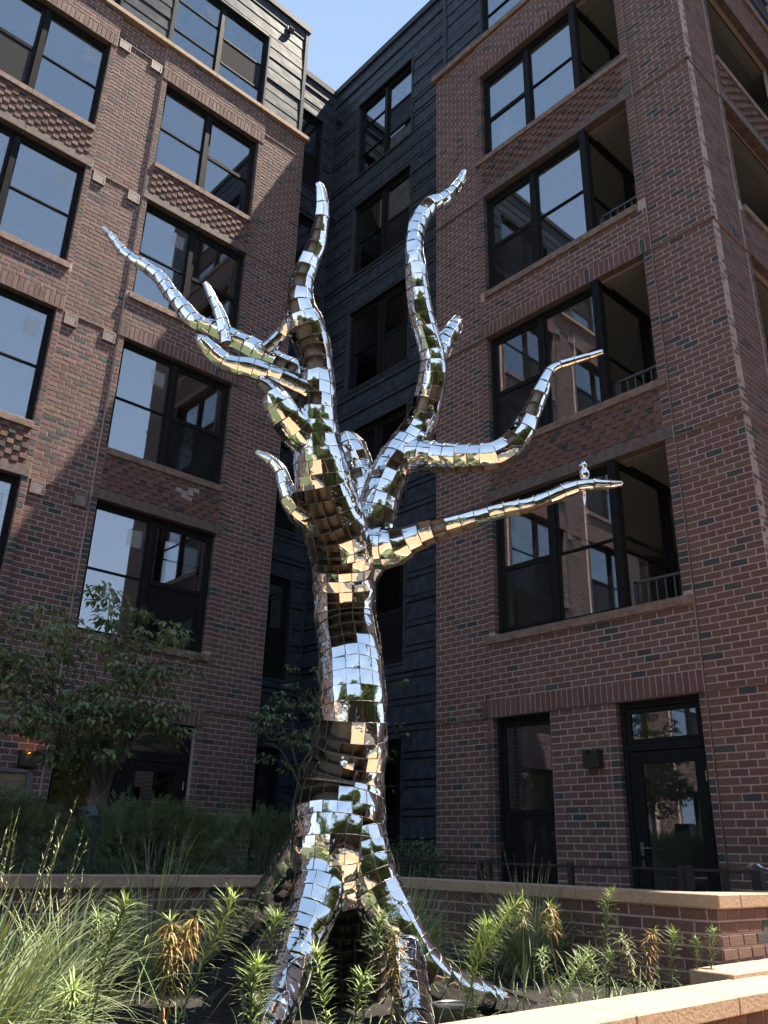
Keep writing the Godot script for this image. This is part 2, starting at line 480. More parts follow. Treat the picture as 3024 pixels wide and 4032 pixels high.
func window(parent: Node, xf: Transform3D, x0: float, x1: float, y0: float, y1: float, split: float, kinds: String, zf := -0.1, sticker := 0, screened := true) -> void:
	# kinds: one letter a bay - f fixed with a thin bar, d double hung with a thick rail and a screen, t three lights, p a plain sheet
	var g := Geo.new()
	var e := 0.05
	for b in [[x0, x0 + e, y0, y1], [x1 - e, x1, y0, y1], [x0 + e, x1 - e, y1 - e, y1], [x0 + e, x1 - e, y0, y0 + e]]:
		g.soft_box(Vector3(b[0], b[2], zf - 0.09), Vector3(b[1], b[3], zf), 0.004)
	g.box(Vector3(x0 + e, y1 - e - 0.03, zf - 0.08), Vector3(x1 - e, y1 - e - 0.001, zf - 0.022))
	var w := obj("window", g, M.dark_frame, parent, xf)
	var edges := [x0 + e, x1 - e]
	if kinds.length() == 2:
		edges = [x0 + e, split - 0.045, split + 0.045, x1 - e]
		slab("mullion", w, xf, Vector3(split - 0.045, y0 + e, zf - 0.1), Vector3(split + 0.045, y1 - e - 0.031, zf + 0.012), M.dark_frame, 0.004)
	for k in kinds.length():
		var a: float = edges[2 * k]
		var b: float = edges[2 * k + 1]
		var lo := y0 + e
		var hi := y1 - e - 0.03
		var cuts := []
		var bar := 0.03
		match kinds[k]:
			"f": cuts = [lo + (hi - lo) * 0.49]
			"d": cuts = [lo + (hi - lo) * 0.49]; bar = 0.075
			"t": cuts = [lo + (hi - lo) * 0.30, lo + (hi - lo) * 0.70]
			"s": cuts = [lo + (hi - lo) * 0.28, lo + (hi - lo) * 0.62]; bar = 0.045
		# the sash: its own thin rails round the sheets of glass
		var s := Geo.new()
		var r := 0.055 if kinds[k] == "d" else 0.028
		var zs := zf - 0.03
		for q in [[a, a + r, lo, hi], [b - r, b, lo, hi], [a + r, b - r, hi - r, hi], [a + r, b - r, lo, lo + r]]:
			s.box(Vector3(q[0] + 0.002, q[2] + 0.002, zs - 0.035), Vector3(q[1] - 0.002, q[3] - 0.002, zs))
		obj("sash", s, M.dark_frame, w, xf)
		for y in cuts:
			slab("meeting_rail" if bar > 0.04 else "glazing_bar", w, xf, Vector3(a + r - 0.004, y - bar / 2, zs - 0.04), Vector3(b - r + 0.004, y + bar / 2, zs + 0.006), M.dark_frame, 0.003)
		var rows := [lo + r]
		for y in cuts: rows.append(y - bar / 2); rows.append(y + bar / 2)
		rows.append(hi - r)
		for m in rows.size() / 2:
			var turn := Transform3D(Basis(Vector3(0, 1, 0), rng.randf_range(-0.004, 0.004)) * Basis(Vector3(1, 0, 0), rng.randf_range(-0.004, 0.004)), Vector3((a + b) / 2, (rows[2 * m] + rows[2 * m + 1]) / 2, zs - 0.02))
			var hw := (b - a) / 2 - r + 0.006
			var hh: float = (rows[2 * m + 1] - rows[2 * m]) / 2 + 0.006
			slab("pane", w, xf * turn, Vector3(-hw, -hh, -0.003), Vector3(hw, hh, 0.003), M.window_glass)
		if kinds[k] == "d" and screened:
			slab("insect_screen", w, xf, Vector3(a + r, lo + r, zs - 0.008), Vector3(b - r, cuts[0] - bar / 2, zs - 0.006), M.insect_screen)
		if kinds[k] == "s":
			slab("insect_screen", w, xf, Vector3(a + r, cuts[0] + bar / 2, zs - 0.008), Vector3(b - r, cuts[1] - bar / 2, zs - 0.006), M.insect_screen)
		if sticker and k == sticker - 1:
			slab("window_sticker", w, xf, Vector3(b - r - 0.30, hi - r - 0.44, zs - 0.014), Vector3(b - r - 0.06, hi - r - 0.17, zs - 0.012), M.window_sticker)

func cladding(parent: Node, xf: Transform3D, x0: float, x1: float, y0: float, y1: float, z: float, pitch: float, batten: bool, holes: Array) -> void:   # horizontal metal panels that lap downwards; with battens between them where batten is set
	var back := Geo.new()
	mortar_sheet(back, x0, x1, y0, y1, z - 0.03, holes, 0.12)
	var wall := obj("wall", back, M.black_metal, parent, xf)
	var y := y1
	while y > y0 + 0.02:
		var strips := [["cladding_panel", y - pitch + (0.125 if batten else 0.016), y - 0.0, 0.0]]
		if batten: strips.append(["batten_strip", y - pitch + 0.022, y - pitch + 0.103, -0.004])
		for s in strips:
			var lo: float = maxf(s[1], y0)
			var hi: float = minf(s[2], y1)
			if hi - lo < 0.02: continue
			var spans := [[x0, x1]]
			for h in holes:
				if hi > h[2] + 0.01 and lo < h[3] - 0.01:
					if lo < h[2] or hi > h[3]:   # a panel cut off by the opening's edge runs on beside it only
						if lo < h[2] and h[2] - lo > 0.06:
							clad_piece(wall, xf, s[0], maxf(h[0], x0), minf(h[1], x1), lo, h[2] - 0.004, z + s[3])
						if hi > h[3] and hi - h[3] > 0.06:
							clad_piece(wall, xf, s[0], maxf(h[0], x0), minf(h[1], x1), h[3] + 0.004, hi, z + s[3])
					var next := []
					for q in spans:
						if h[1] <= q[0] or h[0] >= q[1]: next.append(q); continue
						if h[0] > q[0]: next.append([q[0], h[0]])
						if h[1] < q[1]: next.append([h[1], q[1]])
					spans = next
			for q in spans:
				if q[1] - q[0] > 0.04: clad_piece(wall, xf, s[0], q[0], q[1], lo, hi, z + s[3])
		y -= pitch

func clad_piece(parent: Node, xf: Transform3D, called: String, x0: float, x1: float, lo: float, hi: float, z: float) -> void:
	var g := Geo.new()
	var a := x0 + 0.002
	var b := x1 - 0.002
	var tip := 0.004
	var lean := 0.010 if called == "cladding_panel" else 0.0
	var p := [[hi, z - 0.03], [hi, z - tip - lean], [hi - tip, z - lean], [lo + 0.012, z], [lo, z - 0.010], [lo, z - 0.03]]
	for k in p.size() - 1:
		g.quad(Vector3(a, p[k + 1][0], p[k + 1][1]), Vector3(b, p[k + 1][0], p[k + 1][1]), Vector3(b, p[k][0], p[k][1]), Vector3(a, p[k][0], p[k][1]))
	for x in [a, b]:
		for k in range(1, p.size() - 1):
			g.tri(Vector3(x, p[0][0], p[0][1]), Vector3(x, p[k][0], p[k][1]), Vector3(x, p[k + 1][0], p[k + 1][1]))
	obj(called, g, M.cladding, parent, xf * Transform3D(Basis(Vector3(0, 1, 0), rng.randf_range(-0.0015, 0.0015)), Vector3.ZERO))

func trim(parent: Node, xf: Transform3D, x0: float, x1: float, y0: float, y1: float, z: float) -> void:   # the light metal casing round an opening in the cladding
	var g := Geo.new()
	for q in [[x0 - 0.045, x0, y0 - 0.045, y1 + 0.045], [x1, x1 + 0.045, y0 - 0.045, y1 + 0.045], [x0, x1, y1, y1 + 0.045], [x0, x1, y0 - 0.045, y0]]:
		g.soft_box(Vector3(q[0], q[2], z - 0.12), Vector3(q[1], q[3], z + 0.018), 0.004)
	obj("window_trim", g, M.cladding_trim, parent, xf)

func sill(parent: Node, xf: Transform3D, x0: float, x1: float, top: float, joints: Array, z := 0.0) -> void:
	var xs := [x0] + joints + [x1]
	for k in xs.size() - 1:
		slab("sill_stone", parent, xf, Vector3(xs[k] + 0.002, top - 0.11, z - 0.16), Vector3(xs[k + 1] - 0.002, top, z + 0.045), M.stone, 0.006)

# ---------- the buildings ----------
func left_building() -> void:
	var b := thing("brick_building", "red-brown brick apartment wing with a sunlit pier, paired square vents and metal-clad top storey", "building", Vector3(3.0, STREET, -13.0), "wings of the apartment building")
	var xf := Transform3D(Basis.IDENTITY, Vector3(0, 0, -11.355))
	var bays := [[4.377, 4.475, 6.54, 6.655], [1.197, 1.295, 3.36, 3.463], [-1.983, -1.885, 0.18, 0.283], [-5.163, -5.065, -3.0, -2.897], [-8.343, -8.245, -6.18, -6.077], [-11.523, -11.425, -9.36, -9.257], [-14.703, -14.605, -12.54, -12.437]]   # outer edge, jamb, jamb, outer edge
	var end := -16.0
	var holes := []
	for q in bays:
		for k in range(1, 5):
			holes.append([q[1], q[2], SILL[k] - 0.002, HEAD[k]])
		holes.append([q[1], q[2], PATIO if q[0] > 4.0 else PATIO + 0.5, HEAD[0]])
	var top := 14.13
	# bays stand a little proud of the piers between them and of the end pier
	var zones := [[6.655, 7.66, -0.022]]
	for k in bays.size():
		zones.append([bays[k][0], bays[k][3], 0.0])
		zones.append([bays[k + 1][3] if k + 1 < bays.size() else end, bays[k][0], -0.045])
	var g := Geo.new()
	for z in zones:
		mortar_sheet(g, z[0], z[1], STREET, top, z[2] - 0.0055, holes, 0.2)
	var wall := obj("wall", g, M.mortar, b, xf)
	rng.seed = 11
	for bay in bays:
		for k in 5:
			soldiers_or_band(b, xf, bay, k)
	# plain brick: everything that is not a window, a soldier course, a checkered panel or a band
	var not_plain := holes.duplicate()
	for bay in bays:
		for k in 5:
			if k % 2 == 0: not_plain.append([bay[0], bay[3], HEAD[k], HEAD[k] + COURSE * 3])
			else: not_plain.append([bay[0], bay[3], HEAD[k], SILL[k + 1] - 0.1])
			if k > 0:
				not_plain.append([bay[0], bay[1], SILL[k] - 0.11, HEAD[k]]); not_plain.append([bay[2], bay[3], SILL[k] - 0.11, HEAD[k]])
				not_plain.append([bay[0], bay[3], SILL[k] - 0.12, SILL[k]])
	for z in zones:
		courses(xf, z[0], z[1], PATIO, top, z[2], not_plain)
	finish_bricks(wall)
	for n in bays.size():
		var q: Array = bays[n]
		var mid: float = (q[1] + q[2]) / 2
		for k in range(1, 5):
			var wide := 0.0 if k % 2 == 0 else 0.06
			sill(wall, xf, q[1] - wide, q[2] + (0.10 if k == 1 else wide), SILL[k], [mid - 0.04])
			window(b, xf, q[1], q[2], SILL[k], HEAD[k], mid - 0.05, "fd" if n % 2 == 0 else "df", -0.1, 1 if n % 2 == 0 else 2, n > 0 or k < 3)
			if n > 0:
				var e0: float = q[3] + 0.001
				slab("ledge", wall, xf, Vector3(e0, HEAD[k] + (0.27 if k == 4 else 0.0), -0.06), Vector3(e0 + 0.912, HEAD[k] + (0.288 if k == 4 else 0.014), -0.026), M.stone)
				for x in [e0 + 0.036, e0 + 0.666]:   # square vents in the pier
					vent(wall, xf, x, HEAD[k] + (0.075 if k == 4 else -0.20), -0.045)
		slab("sealant_joint", wall, xf, Vector3(q[0] + 0.012, PATIO, -0.03), Vector3(q[0] + 0.022, top, -0.002), M.vent_hood)
		if n > 0: window(b, xf, q[1], q[2], PATIO + 0.5, HEAD[0], mid, "ff")
	for k in range(1, 5):
		slab("ledge", wall, xf, Vector3(6.656, HEAD[k] + (0.27 if k == 4 else 0.02), -0.04), Vector3(7.44, HEAD[k] + (0.285 if k == 4 else 0.034), -0.006), M.stone)
	slab("ledge", wall, xf, Vector3(6.656, HEAD[0] + 0.245, -0.04), Vector3(7.655, HEAD[0] + 0.26, -0.004), M.stone)
	# ground floor: a glazed door with a side light, behind the hedge
	door_leaf(b, xf, 5.50, 6.54, PATIO, HEAD[0], true)
	window(b, xf, 4.475, 5.50, PATIO + 0.002, HEAD[0], 0, "p")
	# cornice and the metal-clad top storey
	for q in [[end, -13.0], [-13.0, -10.0], [-10.0, -7.0], [-7.0, -3.5], [-3.5, -1.8], [-1.8, -0.2], [-0.2, 1.35], [1.35, 2.9], [2.9, 4.45], [4.45, 5.42], [5.42, 6.48], [6.48, 7.735]]:
		slab("cornice_stone", wall, xf, Vector3(q[0] + 0.002, top, -0.3), Vector3(q[1] - 0.002, top + 0.1, 0.066), M.cap_stone, 0.006)
	var tops := [[4.42, 6.56, 14.235, 16.36], [1.24, 3.38, 14.235, 16.36], [-1.94, 0.2, 14.235, 16.36], [-5.12, -2.98, 14.235, 16.36], [-8.3, -6.16, 14.235, 16.36], [-11.48, -9.34, 14.235, 16.36]]
	cladding(b, xf, end, 7.50, 14.23, 17.38, -0.075, 0.31, false, tops)
	for t in tops:
		trim(b, xf, t[0] + 0.0, t[1], t[2], t[3], -0.075)
		window(b, xf, t[0], t[1], t[2], t[3], (t[0] + t[1]) / 2 - 0.02, "ts", -0.12, 1)
	slab("corner_trim", b, xf, Vector3(7.50, 14.23, -0.3), Vector3(7.585, 17.38, -0.055), M.cladding_trim, 0.005)
	slab("parapet_cap", b, xf, Vector3(end, 17.38, -0.4), Vector3(7.62, 17.55, -0.03), M.cladding_trim, 0.008)
	var g2 := Geo.new()   # the small flood light on the cladding
	var at := Transform3D(Basis.IDENTITY, Vector3(7.06, 17.02, -0.075))
	g2.soft_box(Vector3(-0.07, -0.02, 0.0), Vector3(0.07, 0.1, 0.02), 0.004, Color.WHITE, at)
	g2.soft_box(Vector3(-0.06, -0.06, 0.02), Vector3(0.075, 0.07, 0.075), 0.006, Color.WHITE, at * Transform3D(Basis(Vector3(1, 0, 0), 0.4), Vector3.ZERO))
	obj("flood_light", g2, M.rail_metal, b, xf)
	interior(b, xf, end + 0.1, 7.45, 5.0)
	var side := Geo.new()   # the closed sides and the back
	side.box(Vector3(7.46, STREET, -6.0), Vector3(7.655, 14.12, -0.21)); side.box(Vector3(end, STREET, -6.0), Vector3(end + 0.1, 17.3, -0.21))
	side.box(Vector3(end + 0.11, STREET, -6.0), Vector3(7.45, 17.3, -5.8))
	side.box(Vector3(7.40, 14.24, -6.0), Vector3(7.57, 17.37, -0.31))
	obj("side_wall", side, M.cladding, b, xf)
	slab("roof", b, xf, Vector3(end + 0.11, 17.0, -5.79), Vector3(7.39, 17.2, -0.25), M.concrete)

func soldiers_or_band(b: Node3D, xf: Transform3D, bay: Array, k: int) -> void:   # what stands over the windows of storey k in a bay [outer, jamb, jamb, outer]
	if k % 2 == 0:
		soldiers(xf, bay[0], bay[3], HEAD[k], 0.0)
		slab("lintel_steel", b, xf, Vector3(bay[0], HEAD[k] - 0.008, -0.1), Vector3(bay[3], HEAD[k] + 0.002, 0.012), M.lintel)
	else:
		var mid: float = (bay[1] + bay[2]) / 2
		slab("lintel_stone", b, xf, Vector3(bay[0] + 0.01, HEAD[k] - 0.002, -0.15), Vector3(mid - 0.003, HEAD[k] + 0.163, 0.012), M.lintel, 0.005)
		slab("lintel_stone", b, xf, Vector3(mid, HEAD[k] - 0.002, -0.15), Vector3(bay[3] - 0.01, HEAD[k] + 0.163, 0.012), M.lintel, 0.005)
		var bloom := Vector3(5.95, 5.33, 0) if k == 1 and bay[0] > 4.0 and xf.basis.x.x > 0.5 else Vector3.INF
		checker(xf, bay[1], bay[2], HEAD[k] + 0.165, SILL[k + 1] - 0.112, 0.0, bloom)
		stack_of_headers(xf, bay[0], bay[1], HEAD[k] + 0.165, SILL[k + 1] - 0.05, 0.0)
		stack_of_headers(xf, bay[2], bay[3], HEAD[k] + 0.165, SILL[k + 1] - 0.05, 0.0)
	if k > 0:
		stack_of_headers(xf, bay[0], bay[1], SILL[k] - (0.0 if k % 2 else 0.05), HEAD[k], 0.0)
		stack_of_headers(xf, bay[2], bay[3], SILL[k] - (0.0 if k % 2 else 0.05), HEAD[k], 0.0)

func vent(parent: Node, xf: Transform3D, x: float, y: float, z: float) -> void:
	var g := Geo.new()
	for q in [[0.0, 0.21, 0.165, 0.19], [0.0, 0.21, 0.0, 0.022], [0.0, 0.022, 0.022, 0.165], [0.188, 0.21, 0.022, 0.165]]:
		g.box(Vector3(x + q[0], y + q[2], z - 0.02), Vector3(x + q[1], y + q[3], z + 0.035))
	var v := obj("vent", g, M.vent_hood, parent, xf)
	slab("vent_cover", v, xf * Transform3D(Basis(Vector3(1, 0, 0), 0.05), Vector3(x + 0.105, y + 0.094, z + 0.026)), Vector3(-0.08, -0.068, -0.004), Vector3(0.08, 0.068, 0.004), M.vent_cover, 0.002)

func door_leaf(parent: Node, xf: Transform3D, x0: float, x1: float, y0: float, y1: float, hinge_right: bool) -> void:   # a glazed door under a transom light
	var zf := -0.09
	var g := Geo.new()
	for q in [[x0, x0 + 0.06, y0, y1], [x1 - 0.06, x1, y0, y1], [x0 + 0.06, x1 - 0.06, y1 - 0.08, y1], [x0 + 0.06, x1 - 0.06, y1 - 0.56, y1 - 0.47]]:
		g.soft_box(Vector3(q[0], q[2], zf - 0.1), Vector3(q[1], q[3], zf), 0.004)
	var d := obj("door", g, M.dark_frame, parent, xf)
	var a := x0 + 0.064
	var b := x1 - 0.064
	var t := y1 - 0.565
	var leaf := Geo.new()
	for q in [[a, a + 0.15, y0 + 0.01, t], [b - 0.13, b, y0 + 0.01, t], [a + 0.15, b - 0.13, t - 0.13, t], [a + 0.15, b - 0.13, y0 + 0.01, y0 + 0.25]]:
		leaf.soft_box(Vector3(q[0], q[2], zf - 0.07), Vector3(q[1], q[3], zf - 0.015), 0.004)
	var l := obj("door_leaf", leaf, M.dark_frame, d, xf)
	slab("pane", d, xf, Vector3(a + 0.145, y0 + 0.245, zf - 0.048), Vector3(b - 0.125, t - 0.125, zf - 0.042), M.window_glass)
	var tr := Geo.new()
	for q in [[a, a + 0.05, t + 0.1, y1 - 0.085], [b - 0.05, b, t + 0.1, y1 - 0.085], [a + 0.05, b - 0.05, y1 - 0.135, y1 - 0.085], [a + 0.05, b - 0.05, t + 0.1, t + 0.14]]:
		tr.box(Vector3(q[0], q[2], zf - 0.07), Vector3(q[1], q[3], zf - 0.02))
	obj("transom_frame", tr, M.dark_frame, d, xf)
	slab("pane", d, xf, Vector3(a + 0.046, t + 0.136, zf - 0.05), Vector3(b - 0.046, y1 - 0.13, zf - 0.044), M.window_glass)
	var hx := a + 0.075 if hinge_right else b - 0.075
	var s := 1.0 if hinge_right else -1.0
	var h := Geo.new()
	h.soft_box(Vector3(hx - 0.02, y0 + 0.95, zf - 0.016), Vector3(hx + 0.02, y0 + 1.09, zf - 0.006), 0.003)
	h.soft_box(Vector3(hx - 0.018, y0 + 0.82, zf - 0.016), Vector3(hx + 0.018, y0 + 0.91, zf - 0.004), 0.003)
	h.tube(PackedVector3Array([Vector3(hx, y0 + 1.03, zf - 0.01), Vector3(hx, y0 + 1.03, zf + 0.045), Vector3(hx + 0.02 * s, y0 + 1.03, zf + 0.055), Vector3(hx + 0.135 * s, y0 + 1.03, zf + 0.055)]), PackedFloat32Array([0.009, 0.009, 0.009, 0.008]), 8)
	obj("handle", h, M.chrome, d, xf)
	var hinge := x1 - 0.062 if hinge_right else x0 + 0.062
	for y in [t - 0.35, y0 + 0.3]:
		slab("hinge", d, xf, Vector3(hinge - 0.009, y, zf - 0.02), Vector3(hinge + 0.009, y + 0.11, zf + 0.012), M.chrome, 0.003)

func interior(b: Node3D, xf: Transform3D, x0: float, x1: float, depth: float) -> void:   # floors, back wall and partitions that show dimly through the glass
	for k in 6:
		var y: float = PATIO - 0.25 if k == 0 else (HEAD[k - 1] + 0.16 if k < 5 else HEAD[4] + 0.3)
		slab("floor_slab", b, xf, Vector3(x0, y, -depth), Vector3(x1, y + 0.3, -0.23), M.plaster)
	slab("inner_wall", b, xf, Vector3(x0, PATIO + 0.06, -depth - 0.15), Vector3(x1, 16.9, -depth - 0.01), M.plaster)
	for x in [-8.8, -5.62, -2.44, 0.74, 3.92]:
		for k in 5:
			var y0: float = PATIO + 0.06 if k == 0 else HEAD[k - 1] + 0.47
			slab("partition", b, xf, Vector3(x - 0.06, y0, -depth), Vector3(x + 0.06, HEAD[k] + 0.15, -0.9), M.plaster)

func right_building() -> void:
	var b := thing("brick_building", "shaded red brick apartment wing with corner balconies and a glazed door at its foot", "building", Vector3(10.5, STREET, -5.5), "wings of the apartment building")
	var xf := Transform3D(Basis(Vector3(0, 0, 1), Vector3.UP, Vector3(-1, 0, 0)), Vector3(8.65, 0, 0))      # along the courtyard front: local x is the world's z
	var xe := Transform3D(Basis.IDENTITY, Vector3(0, 0, -3.487))                                              # the end front that faces the street
	var holes := []
	var ends := []
	for k in range(1, 5):
		holes.append([-7.29, -4.49, SILL[k] - 0.002, HEAD[k]])
		ends.append([9.69, 12.25, SILL[k] - 0.002, HEAD[k]])
	var low := [[-7.36, -6.43, PATIO, HEAD[0]], [-5.49, -4.44, PATIO, HEAD[0]]]
	var all := holes + low
	var top := 14.17
	var zones := [[-8.43, -7.394, -0.03], [-7.394, -4.366, 0.0], [-4.366, -3.507, -0.03]]
	var g := Geo.new()
	for z in zones:
		mortar_sheet(g, z[0], z[1], STREET, top, z[2] - 0.0055, all, 0.16)
	var wall := obj("wall", g, M.mortar, b, xf)
	rng.seed = 23
	var bay := [-7.394, -7.29, -4.49, -4.366]
	for k in 5:
		soldiers_or_band(b, xf, [-7.54, -7.29, -4.49, -4.366] if k == 0 else bay, k)
	var not_plain := all.duplicate()
	for k in 5:
		if k % 2 == 0: not_plain.append([-7.54 if k == 0 else bay[0], bay[3], HEAD[k], HEAD[k] + COURSE * 3])
		else: not_plain.append([bay[0], bay[3], HEAD[k], SILL[k + 1] - 0.1])
		if k > 0:
			not_plain.append([bay[0], bay[1], SILL[k] - 0.11, HEAD[k]]); not_plain.append([bay[2], bay[3], SILL[k] - 0.11, HEAD[k]])
			not_plain.append([bay[0], bay[3], SILL[k] - 0.12, SILL[k]])
	for q in [[-7.46, -7.36], [-5.60, -5.49], [-4.44, -4.366]]:   # brick ends beside the window and the door at the foot
		stack_of_headers(xf, q[0], q[1], PATIO, HEAD[0] - 0.02, 0.0)
		not_plain.append([q[0], q[1], PATIO, HEAD[0]])
	for z in zones:
		courses(xf, z[0], z[1], PATIO, top, z[2], not_plain)
	# the end front
	var ge := Geo.new()
	mortar_sheet(ge, 8.69, 9.60, STREET, top, -0.0265, [], 0.16)
	mortar_sheet(ge, 9.60, 12.35, STREET, top, -0.0065, ends, 0.16)
	mortar_sheet(ge, 12.35, 13.4, STREET, top, -0.0265, [], 0.16)
	var end_wall := obj("wall", ge, M.mortar, b, xe)
	var mark := laid.size()
	var plain_end := ends.duplicate()
	for k in range(1, 5):
		if k % 2 == 0: plain_end.append([9.60, 12.35, HEAD[k], HEAD[k] + COURSE * 3])
		else: plain_end.append([9.60, 12.35, HEAD[k], SILL[k + 1] - 0.1])
		plain_end.append([9.60, 9.69, SILL[k] - 0.12, HEAD[k]]); plain_end.append([12.25, 12.35, SILL[k] - 0.12, HEAD[k]])
		plain_end.append([9.60, 12.35, SILL[k] - 0.12, SILL[k]])
		soldiers_or_band(b, xe, [9.60, 9.69, 12.25, 12.35], k)
	courses(xe, 8.682, 9.60, PATIO, top, -0.02, [])
	courses(xe, 9.60, 12.35, PATIO, top, 0.0, plain_end)
	courses(xe, 12.35, 13.4, 8.0, top, -0.02, [])
	finish_bricks(wall)
	for k in range(1, 5):
		var wide := 0.12 if k % 2 == 0 else 0.0
		if k == 1: wide = 0.12
		sill(wall, xf, -7.29 - wide, -4.49 + wide * 1.0, SILL[k], [-6.30, -5.38])
		sill(end_wall, xe, 9.69 - wide * 0.5, 12.25, SILL[k], [10.9])
		window(b, xf, -7.29, -5.32, SILL[k], HEAD[k], -6.30, "df", -0.1, 0, k < 4)
		loggia(b, xf, k)
		if k < 4:
			slab("ledge", wall, xf, Vector3(-8.43, HEAD[k], -0.045), Vector3(-7.396, HEAD[k] + 0.014, -0.012), M.lintel)
			slab("ledge", wall, xf, Vector3(-4.364, HEAD[k], -0.045), Vector3(-3.472, HEAD[k] + 0.014, -0.012), M.stone)
			slab("ledge", end_wall, xe, Vector3(8.64, HEAD[k], -0.04), Vector3(9.599, HEAD[k] + 0.014, -0.002), M.stone)
	slab("ledge", wall, xf, Vector3(-8.43, HEAD[0], -0.045), Vector3(-7.46, HEAD[0] + 0.014, -0.012), M.stone)
	slab("ledge", wall, xf, Vector3(-4.364, HEAD[0], -0.045), Vector3(-3.472, HEAD[0] + 0.014, -0.012), M.stone)
	for x in [-7.398, -4.36]:
		slab("sealant_joint", wall, xf, Vector3(x - 0.005, PATIO, -0.03), Vector3(x + 0.004, top, -0.010), M.lintel)
	window(b, xf, -7.36, -6.43, PATIO + 0.3, HEAD[0], 0, "d")
	door_leaf(b, xf, -5.49, -4.44, PATIO, HEAD[0], true)
	# cornice, clad storey above
	for q in [[-8.49, -7.0], [-7.0, -5.5], [-5.5, -3.42]]:
		slab("cornice_stone", wall, xf, Vector3(q[0] + 0.002, top, -0.3), Vector3(q[1] - 0.002, top + 0.13, 0.055), M.stone, 0.006)
	slab("cornice_stone", end_wall, xe, Vector3(8.64, top, -0.3), Vector3(13.4, top + 0.13, 0.055), M.stone, 0.006)
	var tops := [[-7.26, -5.1, 14.34, 16.40]]
	cladding(b, xf, -8.18, -3.6, 14.31, 17.38, -0.075, 0.31, false, tops)
	for t in tops:
		trim(b, xf, t[0], t[1], t[2], t[3], -0.075)
		window(b, xf, t[0], t[1], t[2], t[3], -6.2, "ts", -0.12)
	slab("corner_trim", b, xf, Vector3(-8.27, 14.31, -0.6), Vector3(-8.18, 17.38, -0.05), M.cladding_trim, 0.005)
	cladding(b, xe, 8.72, 13.4, 14.31, 17.38, -0.12, 0.31, false, [])
	slab("parapet_cap", b, xf, Vector3(-8.30, 17.38, -0.45), Vector3(-3.52, 17.55, -0.03), M.cladding_trim, 0.008)
	slab("parapet_cap", b, xe, Vector3(9.12, 17.38, -0.5), Vector3(13.4, 17.55, -0.08), M.cladding_trim, 0.008)
	var inner := Transform3D(xf.basis, xf.origin)
	for k in 6:
		var y: float = PATIO - 0.25 if k == 0 else (HEAD[k - 1] + 0.16 if k < 5 else HEAD[4] + 0.3)
		slab("floor_slab", b, inner, Vector3(-8.3, y, -4.5), Vector3(-5.42, y + 0.3, -0.19), M.plaster)
	for k in 5:
		var y0: float = PATIO + 0.06 if k == 0 else HEAD[k - 1] + 0.47
		slab("partition", b, inner, Vector3(-7.6, y0, -3.2), Vector3(-7.48, HEAD[k] + 0.15, -0.9), M.plaster)
	slab("inner_wall", b, inner, Vector3(-8.3, PATIO + 0.06, -4.66), Vector3(-3.6, 16.9, -4.51), M.plaster)
	var side := Geo.new()
	side.box(Vector3(-8.425, STREET, -4.8), Vector3(-8.31, 14.16, -0.21))
	side.box(Vector3(-8.26, 14.32, -4.8), Vector3(-8.1, 17.37, -0.61))
	obj("side_wall", side, M.cladding, b, xf)
	slab("roof", b, xf, Vector3(-8.09, 17.0, -4.75), Vector3(-3.75, 17.2, -0.25), M.concrete)
	slab("floor_slab", b, xf, Vector3(-5.41, HEAD[0] + 0.16, -4.5), Vector3(-3.66, HEAD[0] + 0.46, -0.19), M.plaster)
	slab("floor_slab", b, xf, Vector3(-5.41, PATIO - 0.25, -4.5), Vector3(-3.66, PATIO + 0.05, -0.19), M.plaster)
	slab("partition", b, xf, Vector3(-5.72, PATIO + 0.06, -4.5), Vector3(-5.60, HEAD[0] + 0.15, -0.19), M.plaster)

